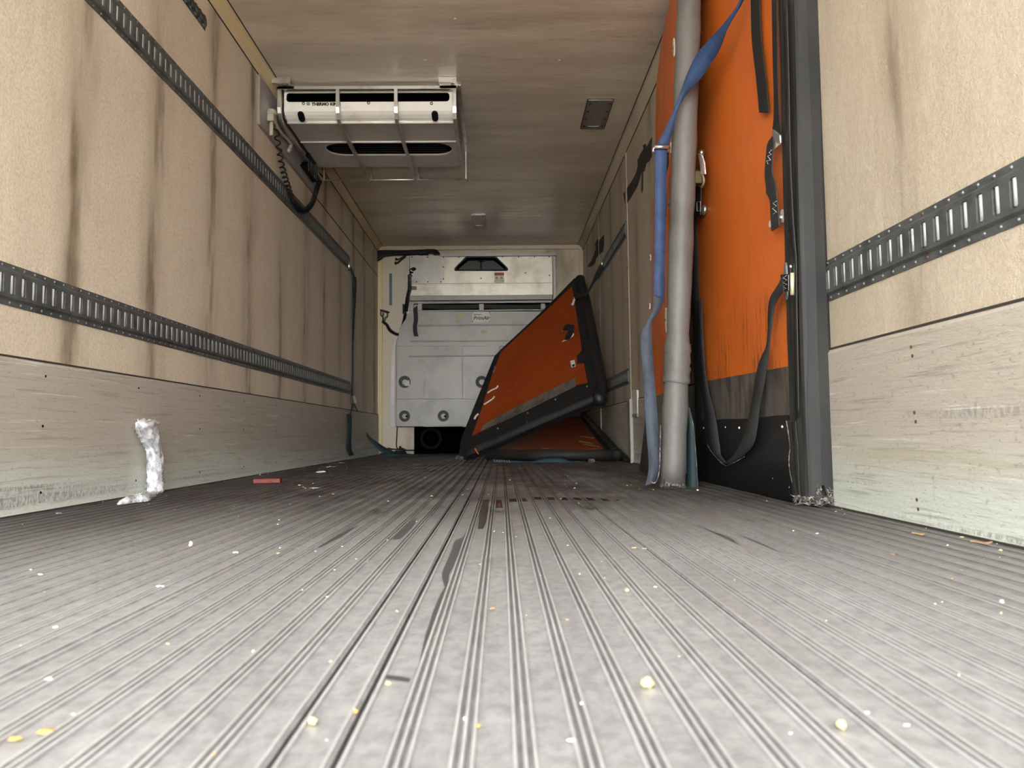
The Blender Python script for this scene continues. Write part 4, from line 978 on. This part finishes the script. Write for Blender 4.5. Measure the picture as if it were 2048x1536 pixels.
seq = [((1306.5, 590), (1329, 598), 2.955), ((1304, 620), (1322, 618), 2.96), ((1293, 644), (1305.5, 642), 2.97), ((1284, 664), (1303.5, 660), 2.975), ((1281.2, 690), (1304.5, 690), 2.975), ((1284.5, 740), (1308.5, 748), 2.98), ((1288, 790), (1312.5, 800), 2.985), ((1292, 858), (1317, 858), 2.99), ((1296.5, 915), (1319.2, 905), 2.99), ((1296, 945), (1317.5, 938), 2.985), ((1290, 972), (1309, 966), 2.98)]
MB().ribbon(*smooth_pair([ay(y, p) for p, _, y in seq], [ay(y, q) for _, q, y in seq], 5), .003).build('faded_webbing', 'bluegrey', bs_, True)
q0, q1 = ay(2.94, (1308.5, 294)), ay(2.94, (1336.5, 294)); MB().tube([q0, q1], .0075, 10).build('ring_bar', 'steel', bs_, True)
MB().tube(cr([ay(2.95, p) for p in ((1309, 294), (1306.5, 299), (1306.5, 304))], 3), .005, 6).build('ring_arm', 'steel', bs_, True)
MB().tube(cr([ay(2.97, p) for p in ((1321, 850), (1320, 900), (1319.5, 930), (1316, 955), (1309, 966), (1301, 963))], 4), .0022, 5).build('curled_edge', 'fray', bs_)
# light switch box beside the side door joint
sw = thing('switch_plate', 'narrow white upright plate on the far right wall beside the blue strap', 'plate', ax(XR - .02, (1273, 835)))
q = [ax(XR - .004, p) for p in ((1268.5, 780), (1277.5, 780), (1279, 828), (1269, 828))]; bevel(MB().prism(q, (-.016, 0, 0)).build('cover', 'cream', sw), .004)
q = [ax(XR - .004, p) for p in ((1269, 828.5), (1279, 828.5), (1279.5, 834), (1269.5, 834))]; MB().prism(q, (-.02, 0, 0)).build('lower_box', 'alu2', sw)

# board C: leaning askew at the far end, strapped to the wall
P00, P10, P11 = Vector((-.375, 6.55, 0.02)), Vector((.845, 6.05, .50)), Vector((.795, 7.05, 1.72))
nC = (P10 - P00).cross(P11 - P00).normalized()
if nC.y > 0: nC = -nC
oc_ = lambda px, py, off=0.: onplane(P00 + nC * off, nC, px, py)
Cc = thing('partition_board', 'orange board leaning askew at the far end with black padded edges and steel hooks', 'partition board', (-.36, 6.55, 0), GB)
out_px = [(917, 914), (922.4, 876), (950, 808), (989, 712), (1002.4, 698), (1090, 617), (1148, 557), (1158, 553), (1168, 560), (1176, 590), (1190, 660), (1203, 722), (1212, 774), (1206, 796), (1187, 806), (1080, 850), (940, 912)]
slab = MB().prism([oc_(*p) for p in out_px], -nC * .05); slab.build('black_cover', 'pad', Cc)
org = [(945, 872), (960, 830), (985, 750), (1002.4, 704.5), (1144.3, 574), (1155, 640), (1163.9, 701), (1154.7, 711.5), (1155, 727.5), (1167.8, 725), (1175.6, 766.6), (1152.5, 771)]
MB().prism([oc_(*p, .001) for p in org], nC * .006).build('orange_panel', 'orange_far', Cc)
MB().prism([oc_(*p, .008) for p in ((962, 862.5), (966, 851), (1010, 826), (1080, 790), (1152, 755), (1152, 773), (1080, 808.5), (1010, 842))], nC * .003).build('grey_band', 'band', Cc)
off = nC * .0
tubeC = [oc_(*p, -.02) for p in ((930, 911), (990, 884), (1050, 858), (1110, 832), (1160, 811), (1193, 797))]
tc = MB().tube(cr(tubeC, 3), .046, 12); tc.build('padded_lower_edge', 'padlit', Cc, True)
tubeR = [oc_(*p, -.02) for p in ((1160, 562), (1168, 595), (1182, 660), (1193, 722), (1201, 770), (1202, 792))]
MB().tube(cr(tubeR, 3), .05, 12, True, 0, None).build('padded_side_edge', 'pad', Cc, True)
MB().blob(oc_(1199, 797, -.02), .068, 10, 7, .12).build('wrapped_corner', 'pad', Cc, True)
MB().blob(oc_(1160, 561, -.02), .055, 10, 7, .05).build('rounded_corner', 'pad', Cc, True)
for p, m_, r in (((917, 915), 'fray', .024), ((924, 921), 'fray', .02)):
    c = oc_(*p); c.z = max(c.z, .022); MB().blob(c, r, 7, 5, .4, (1.2, 1, .8)).build('frayed_corner', 'padgrey', Cc)
def hookC(pts, r=.006, m='steel', off=.02): return MB().tube(cr([oc_(*p, off) for p in pts], 3), r, 6).build('hook', m, Cc, True)
hookC(((1150, 594), (1147, 604), (1145, 610), (1143.5, 608)), .011, 'cream'); hookC(((975, 786), (982, 781), (993, 776), (995.5, 771.5)), .007, 'cream'); hookC(((968, 809), (976, 804), (986, 797), (988.5, 793)), .007, 'cream')
hookC(((989, 733), (990, 738), (986, 744)), .008, 'rivet'); hookC(((949, 838), (952, 832), (957, 828)), .010, 'cream'); hookC(((1124, 663), (1127, 660), (1140, 655), (1143, 648)), .006, 'cream'); hookC(((1125, 683), (1135, 678), (1145, 672), (1147, 667)), .006, 'cream')
st = [((1131, 650), (1124.5, 661)), ((1139, 648), (1133, 659)), ((1148, 651), (1136, 663)), ((1145, 668), (1133, 668)), ((1138, 678), (1129, 680))]
MB().ribbon(*smooth_pair([oc_(*p, .03) for p, _ in st], [oc_(*q, .03) for _, q in st], 4), .004).build('hand_strap', 'webb', Cc)
MB().prism([oc_(*p, .010) for p in ((1141, 722.5), (1149.5, 720.5), (1151.5, 733), (1143.5, 735.5))], nC * .006).build('slotted_plate', 'cream', Cc)
MB().prism([oc_(*p, .017) for p in ((1144, 730), (1149, 728), (1150, 732), (1145, 734))], nC * .002).build('plate_slot', 'ink', Cc)
MB().prism([oc_(*p, .008) for p in ((1154, 711), (1166, 709), (1168, 726), (1154.5, 728))], nC * .003).build('black_patch', 'pad', Cc)
MB().prism([oc_(*p, .03) for p in ((951, 899), (953, 898.5), (958.5, 908), (957, 909.5))], nC * .02).build('orange_chip', 'orange', Cc)
for p in ((996, 857), (1055.5, 826), (1055, 845.5), (1111, 799), (1174, 773)): MB().disc(oc_(*p, .004), nC, .009, .008, 8, .006).build('rivet', 'steel', Cc)
# strap from the top corner to the wall rail
L = [Vector(p) for p in (oc_(1166, 583, .03), Vector((.92, 7.1, 1.74)), ax(XR - .03, (1202, 540)))]
c0 = oc_(1176, 584, .02); c2 = ax(XR - .025, (1205, 531)); c1 = c0.lerp(c2, .5)
bst = thing('black_strap', 'taut black strap from the top corner of the leaning board to the right wall rail', 'strap', c0)
cc_ = [c0, c0.lerp(c2, .35), c0.lerp(c2, .7), c2]; ww = [.012, .014, .030, .028]
MB().ribbon([p + Vector((-.3, 0, .5)).normalized() * w_ * -1 for p, w_ in zip(cc_, ww)], [p + Vector((-.3, 0, .5)).normalized() * w_ for p, w_ in zip(cc_, ww)], .004).build('webbing', 'webb', bst)
MB().blob(c2 + Vector((-.005, 0, .02)), .022, 8, 6, .15, (.6, 1, 1.4)).build('end_fitting', 'steel', bst, True)
L = [oc_(*p, .055) for p in ((1146, 590), (1155, 586), (1165, 585), (1177, 583))]; Rr = [oc_(*p, .055) for p in ((1150, 598), (1158, 595), (1167, 593), (1178, 589))]
MB().ribbon(L, Rr, .004).build('wrapped_webbing', 'webb', bst)

# board D: lying under board C, near edge on the floor
Dd = thing('partition_board', 'orange board lying almost flat under the leaning board, black tube edge on the floor', 'partition board', (.4, 6.2, 0), GB)
dl0, dr0, dl1, dr1 = Vector((-.10, 6.42, .05)), Vector((.965, 5.95, .052)), Vector((.12, 8.35, .36)), Vector((.955, 8.35, .43))
nD = (dr0 - dl0).cross(dl1 - dl0).normalized()
if nD.z < 0: nD = -nD
pD = lambda s_, t_, o_=0: (dl0.lerp(dr0, s_)).lerp(dl1.lerp(dr1, s_), t_) + nD * o_
MB().prism([pD(0, 0, .0), pD(1, 0, .0), pD(1, 1, .0), pD(0, 1, .0)], nD * -.03).build('black_cover', 'pad', Dd)
MB().prism([pD(.04, .10, .002), pD(.90, .10, .002), pD(.90, .97, .002), pD(.04, .97, .002)], nD * .004).build('orange_panel', 'orange_far', Dd)
MB().tube([pD(-.02, 0, 0), pD(.94, 0, 0)], .045, 12).build('padded_lower_edge', 'padlit', Dd, True)
MB().blob(pD(.965, .0, .0), .050, 10, 7, .15).build('wrapped_corner', 'padlit', Dd, True)
MB().tube([pD(.965, .03, .02), pD(.965, .97, .02)], .035, 10).build('padded_side_edge', 'pad', Dd, True)
for i in range(3): MB().disc(pD(.1 + .33 * i, .05, .004), nD, .008, .006, 8, .005).build('rivet', 'steel', Dd)
for s_, t_ in ((.80, .22), (.84, .34), (.83, .15)): MB().tube([pD(s_ - .06, t_ + .04, .012), pD(s_ + .04, t_ - .02, .012)], .006, 6).build('hook', 'tan', Dd)
L = [pD(.42, .02, .05), pD(.40, .10, .012)]; Rr = [pD(.49, .02, .05), pD(.43, .11, .012)]; MB().ribbon(L, Rr, .003).build('tape', 'tan', Dd)
# teal strap lying in front of it
ts = thing('teal_strap', 'crumpled teal strap lying on the floor in front of the far black tube edge', 'strap', az(0, (1100, 927)))
seq = [((984, 919), (986, 926)), ((1000, 918), (1005, 927)), ((1025, 920), (1028, 927)), ((1060, 922), (1062, 928)), ((1085, 916), (1086, 927.5)), ((1110, 914.5), (1110, 927.5)), ((1135, 919), (1132, 927)), ((1155, 924), (1154, 927.5)), ((1180, 926), (1180, 929))]
def front(p, k): y = 5.76 + .0 + (1024 + 70 - p[0]) / F_PX * 6 * .35; return ay(y + k, p)
L = [front(p, .03) for p, _ in seq]; Rr = [front(q, 0) for _, q in seq]
for q in L + Rr: q.z = max(q.z, .006)
MB().ribbon(*smooth_pair(L, Rr, 5), .003).build('webbing', 'teal', ts, True)
c = front((1183, 927), 0); MB().blob(Vector((c.x, c.y, .018)), .02, 7, 5, .3, (1.5, 1, .8)).build('buckle', 'steel', ts)
for k in range(7):
    p0 = front((988 + k * 5, 919 + .3 * k), -.012); p1 = front((990 + k * 5, 924 + .3 * k), -.012); MB().tube([p0, p1], .004, 4).build('printed_bar', 'ink', ts)
# floor bits under the right rail: torn off black bundle
tag(MB().tube(cr([ax(XR - .03, p) for p in ((1262, 921), (1250, 913), (1240, 905), (1226, 900), (1213, 893))], 4), .018, 7).build('black_strap_end', 'webb', None, True), 'black strap end lying along the foot of the far right wall', 'strap')

# ------------------------------------------------------------------ teal strap on the far left wall and its heap on the floor
xs = XL + .022
tl = thing('teal_wall_strap', 'teal strap hanging down the far left wall between the two rail ends', 'strap', ax(xs, (702, 800)))
seq = [((700, 534), (703, 534)), ((702, 545), (709, 552)), ((703.5, 560), (712.5, 558)), ((704, 590), (712, 590)), ((704, 640), (709, 640)), ((703.5, 700), (706.5, 700)), ((702.5, 760), (705.5, 760)), ((701, 795), (704.5, 795))]
MB().ribbon(*smooth_pair([ax(xs, p) for p, _ in seq], [ax(xs + .01, q) for _, q in seq], 4), .003).build('webbing', 'teal', tl, True)
MB().blob(ax(xs, (698.5, 532)), .035, 8, 6, .15, (.5, .9, 1.2)).build('end_fitting', 'steel', tl, True)
bevel(MB().prism([ax(xs, p) for p in ((699.5, 793), (704, 791), (708.5, 804), (706.5, 808), (702, 806))], (.03, 0, 0)).build('buckle', 'steel', tl), .004)
MB().tube(cr([ax(xs, p) for p in ((705, 807), (704, 818), (700, 828))], 3), .006, 6).build('cord', 'webb', tl, True)
MB().tube(cr([ax(xs, p) for p in ((707, 806), (713, 818), (716, 824))], 3), .004, 6).build('cord', 'webb', tl, True)
seq = [((693.5, 828), (702.5, 828)), ((694, 850), (703, 850)), ((693, 880), (702, 880)), ((693, 898), (703, 900)), ((699, 912), (708, 910))]
MB().ribbon(*smooth_pair([ax(xs, p) for p, _ in seq], [ax(xs, q) for _, q in seq], 4), .003).build('lower_webbing', 'teal', tl, True)
th = thing('strap_heap', 'dark teal strap heap on the floor in the far left corner', 'strap', az(0, (790, 912)))
def fl(p, y): q = ay(y, p); q.z = max(q.z, .008); return q
for seq in ([((728, 862), (731, 861), 7.9), ((735, 876), (740, 874), 8.0), ((746, 890), (756, 886), 8.0), ((760, 903), (772, 896), 8.0), ((778, 910), (790, 904), 8.0), ((800, 912), (805, 906), 8.05)],
            [((757, 912), (760, 907), 7.8), ((780, 913), (784, 905), 7.8), ((800, 914), (803, 907), 7.8), ((826, 913), (828, 909), 7.8), ((843, 914), (845, 911), 7.8)]):
    MB().ribbon(*smooth_pair([fl(p, y) for p, _, y in seq], [fl(q, y + .06) for _, q, y in seq], 4), .004).build('webbing', 'teal', th, True)
MB().blob(fl((800, 907), 7.9), .05, 9, 6, .35, (1.6, .8, .6)).build('crumple', 'webb', th, True)

# ------------------------------------------------------------------ stretch film hanging on the left kick plate
fm = thing('stretch_film', 'crumpled clear plastic film hanging on the left kick plate down to the floor', 'plastic film', (XL + .04, 3.2, 0))
def crumple(pts, rs, n=14, jit=.35, sub=6):
    P = cr(pts, sub); m_ = len(P); R_ = []
    for i in range(m_):
        t_ = i / (m_ - 1) * (len(rs) - 1); k = min(int(t_), len(rs) - 2); R_.append(rs[k] + (rs[k + 1] - rs[k]) * (t_ - k))
    mb = MB(); mb.tube(P, .02, n, True, 0, R_)
    for i, v in enumerate(mb.v):
        c_ = P[min(i // n, m_ - 1)]; d = Vector(v) - c_; f = 1 + jit * math.sin(i % n * 2.4 + 1.3 * math.sin(i // n * .5)) * .6 + rnd.uniform(-jit, jit) * .4
        mb.v[i] = tuple(Vector((max(c_.x + d.x * f, XL + .014), c_.y + d.y * f, max(c_.z + d.z * f, .004))))
    return mb
xw = XL + .050
crumple([ax(xw, p) for p in ((277, 849), (289, 856), (299, 872), (304, 892), (307, 915), (309, 940), (309, 962), (308, 980), (303, 992))], [.012, .034, .034, .024, .026, .027, .03, .03, .022]).build('hanging_film', 'film', fm, True)
crumple([ax(xw + .01, p) for p in ((300, 870), (312, 885), (318, 905), (321, 925), (322, 940))], [.012, .016, .014, .012, .004], 9).build('hanging_film', 'film', fm, True)
crumple([ax(xw, p) for p in ((280, 846), (295, 843.5), (308, 844), (319, 847))], [.006, .010, .010, .003], 8).build('hanging_film', 'film', fm, True)
crumple([ax(xw, (304, 984)), ax(xw, (303, 992)), az(.016, (290, 996)), az(.014, (272, 999)), az(.012, (252, 1003)), az(.008, (236, 1008))], [.024, .024, .022, .016, .014, .004], 10).build('trailing_film', 'film', fm, True)
for p in ((276, 838), (272, 858), (281, 872)): MB().tube(cr([ax(xw, (278, 852)), ax(xw, ((278 + p[0]) / 2 - 1, (852 + p[1]) / 2)), ax(xw, p)], 3), .0018, 4).build('film_strand', 'film', fm)

# ------------------------------------------------------------------ things on the floor
rw = thing('red_wood_block', 'small red painted wood offcut on the floor by the left kick plate', 'wood block', az(0, (533, 967)))
c = az(0, (533, 968)); d = Vector((1, .12, 0)).normalized(); e = Vector((-d.y, d.x, 0)); W_ = 26 / F_PX * c.y
pts = [c - d * W_, c + d * W_, c + d * W_ + e * .06, c - d * W_ + e * .06]
for q in pts: q.z = .003
bevel(MB().prism(pts, (0, 0, .022)).build('offcut', 'red', rw), .003)
bits = [((1295, 1371), 'corn', 'large pale yellow crumb on the near floor right of centre', (.012, .011, .010)), ((1683, 1455), 'corn', 'round pale yellow crumb on the near floor at lower right', (.007, .007, .007)),
        ((90, 1465), 'chip', 'larger ochre flake on the near floor at lower left', (.013, .009, .004)), ((31, 1478), 'chip', 'orange flake at the lower left corner of the floor', (.010, .006, .003)),
        ((626, 1446), 'corn', 'cream crumb beside the beaded rib at the bottom left of centre', (.0065, .006, .006)), ((777, 1367), 'corn', 'flat yellow crumb beside the wet streak', (.006, .004, .003)),
        ((711, 1424), 'chip', 'brown crumb in the dark plank joint near the bottom', (.004, .005, .004)), ((957, 1452), 'chip', 'ochre crumb on a rib at the bottom centre', (.004, .005, .003)),
        ((1254, 1182), 'corn', 'yellow crumb on the floor right of centre further back', (.006, .006, .005)), ((322, 1173), 'whitebit', 'long pale splinter on the left floor', (.018, .004, .003)),
        ((470, 1106), 'whitebit', 'short pale splinter further back on the left floor', (.011, .004, .004)), ((381, 1092), 'paper', 'small pinkish paper scrap standing on the left floor', (.008, .004, .012)),
        ((556, 1107), 'corn', 'yellowish splinter left of centre on the floor', (.010, .003, .003)), ((641, 945), 'whitebit', 'torn white paper scrap by the far left kick plate', (.055, .03, .012)),
        ((661, 934), 'whitebit', 'thin white strip on the floor by the far left kick plate', (.07, .012, .003)), ((683, 926), 'whitebit', 'white strip nearest the far left corner', (.05, .012, .004)),
        ((627, 976), 'whitebit', 'white sliver on the floor right of the red wood block', (.05, .008, .003)), ((117, 1027), 'galvlite', 'bluish scrap on the floor by the near left kick plate', (.02, .008, .004)),
        ((1962, 1091), 'leaf', 'curled brown leaf at the foot of the right kick plate', (.022, .008, .006)), ((1836, 1073), 'leaf', 'dark brown leaf on the floor near the right kick plate', (.014, .007, .005)),
        ((1784, 1114), 'leaf', 'small dry seed husk on the right floor', (.005, .010, .004)), ((2001, 1101), 'corn', 'yellow crumb under the right kick plate at the frame edge', (.008, .004, .004)),
        ((2004, 1205), 'whitebit', 'white crumb on the right floor near the frame edge', (.005, .005, .005)), ((1895, 1092), 'corn', 'pale crumb between the two leaves by the right kick plate', (.005, .005, .005)),
        ((1395, 981), 'whitebit', 'white crumb at the foot of the teal flap', (.009, .008, .006)), ((1268, 1095), 'corn', 'thin straw piece on the floor right of centre', (.010, .003, .002)), ((599, 971), 'corn', 'small yellow chip beside the red wood block', (.018, .008, .005))]
for p, m_, lab_, sc_ in bits:
    c = az(.002, p); mb = MB()
    if m_ == 'leaf': 
        k = 7; L = [Vector((c.x + sc_[0] * (2 * i / (k - 1) - 1), c.y - sc_[1] * math.sin(math.pi * i / (k - 1)), .004 + sc_[2] * abs(math.cos(2.2 * i / (k - 1))))) for i in range(k)]; Rr = [Vector((q.x + .002, c.y + sc_[1] * math.sin(math.pi * i / (k - 1)) + .0005, q.z + .002)) for i, q in enumerate(L)]
        mb.ribbon(L, Rr, .0008)
    else: sc_ = tuple(v * .52 for v in sc_); mb.blob((c.x, c.y, .0010 + sc_[2] * .8), 1.0, 7, 5, .32, sc_)
    tag(mb.build('crumb' if m_ not in ('leaf', 'paper', 'galvlite') else {'leaf': 'dry_leaf', 'paper': 'paper_scrap', 'galvlite': 'plastic_scrap'}[m_], m_, None, m_ in ('corn', 'chip')), lab_, 'leaf' if m_ == 'leaf' else 'crumb' if m_ in ('corn', 'chip') else 'scrap')
db = MB()
for i in range(420):
    y = .55 + 6.5 * rnd.random() ** 1.7; x = XL + .03 + (XR - XL - .06) * (rnd.random() if rnd.random() < .55 else rnd.choice((rnd.random() ** 3 * .5, 1 - rnd.random() ** 3 * .4)))
    r = rnd.uniform(.0006, .0017) * (1 + .22 * y)
    db.blob((x, y, .003 + r * .4), r, 5, 3, .4, (rnd.uniform(.6, 2.2), rnd.uniform(.6, 1.6), .6), rnd.choice((0, 0, 0, 0, 1, 2)))
db.build('floor_debris', ['whitebit', 'corn', 'chip'], None, kind='stuff', label='fine pale crumbs and grit scattered over the ribbed floor')

# wet runs on the planks
def wet(px, m_, label, xmax=9.):
    tag(MB().prism([Vector((min(q.x, xmax), q.y, .0002)) for q in (az(0, p) for p in px)], (0, 0, .0005)).build('water_run', m_), label, 'water stain')
wet([(959, 1062), (966, 1062), (940, 1085), (920, 1100), (908, 1130), (898, 1150), (905, 1163), (908, 1170), (893, 1215), (878, 1270), (861, 1340), (845, 1400), (828, 1460), (808, 1536), (785, 1536), (792, 1490), (800, 1445), (815, 1400), (838, 1330), (851, 1270), (866, 1225), (880, 1190), (890, 1175), (885, 1160), (883, 1148), (893, 1125), (903, 1100), (908, 1083), (925, 1075)], 'wet', 'long grey water run down the middle of the near floor', -.0848)
wet([(768, 1351), (800, 1354), (829, 1358), (827, 1365), (795, 1362), (767, 1357)], 'wet', 'short cross streak joining the long water run', -.088)
wet([(1378, 1046), (1400, 1053), (1425, 1063), (1450, 1071), (1466, 1079), (1480, 1092), (1472, 1093), (1450, 1081), (1425, 1071), (1400, 1060)], 'wet', 'dark water streak on the right floor, the farther of two')
wet([(1478, 1070), (1500, 1078), (1530, 1090), (1560, 1105), (1555, 1108), (1520, 1098), (1495, 1088)], 'wet', 'dark water streak on the right floor, the nearer of two')
wet([(962, 1000), (978, 1000), (976, 1020), (972, 1045), (966, 1058), (955, 1058), (958, 1040), (960, 1020)], 'wetb', 'brown puddle on the middle of the floor')
wet([(985, 1000), (1003, 1000), (1006, 1016), (990, 1016)], 'wetb', 'small brown puddle right of the middle puddle')
wet([(1016, 998), (1050, 997), (1056, 1003), (1020, 1004)], 'wetb', 'thin brown puddle behind the middle of the floor')
wet([(1062, 994), (1190, 996), (1240, 1000), (1235, 1003), (1180, 1001), (1064, 999)], 'wetb', 'long thin dark puddle across the floor left of the grey tube')
wet([(795, 1062), (815, 1045), (835, 1035), (828, 1050), (812, 1068), (800, 1078), (786, 1080)], 'wet', 'dark damp patch on the floor left of the middle')
wet([(640, 1095), (680, 1075), (715, 1052), (700, 1058), (660, 1080), (628, 1097)], 'wet', 'narrow damp streak between ribs on the left floor')
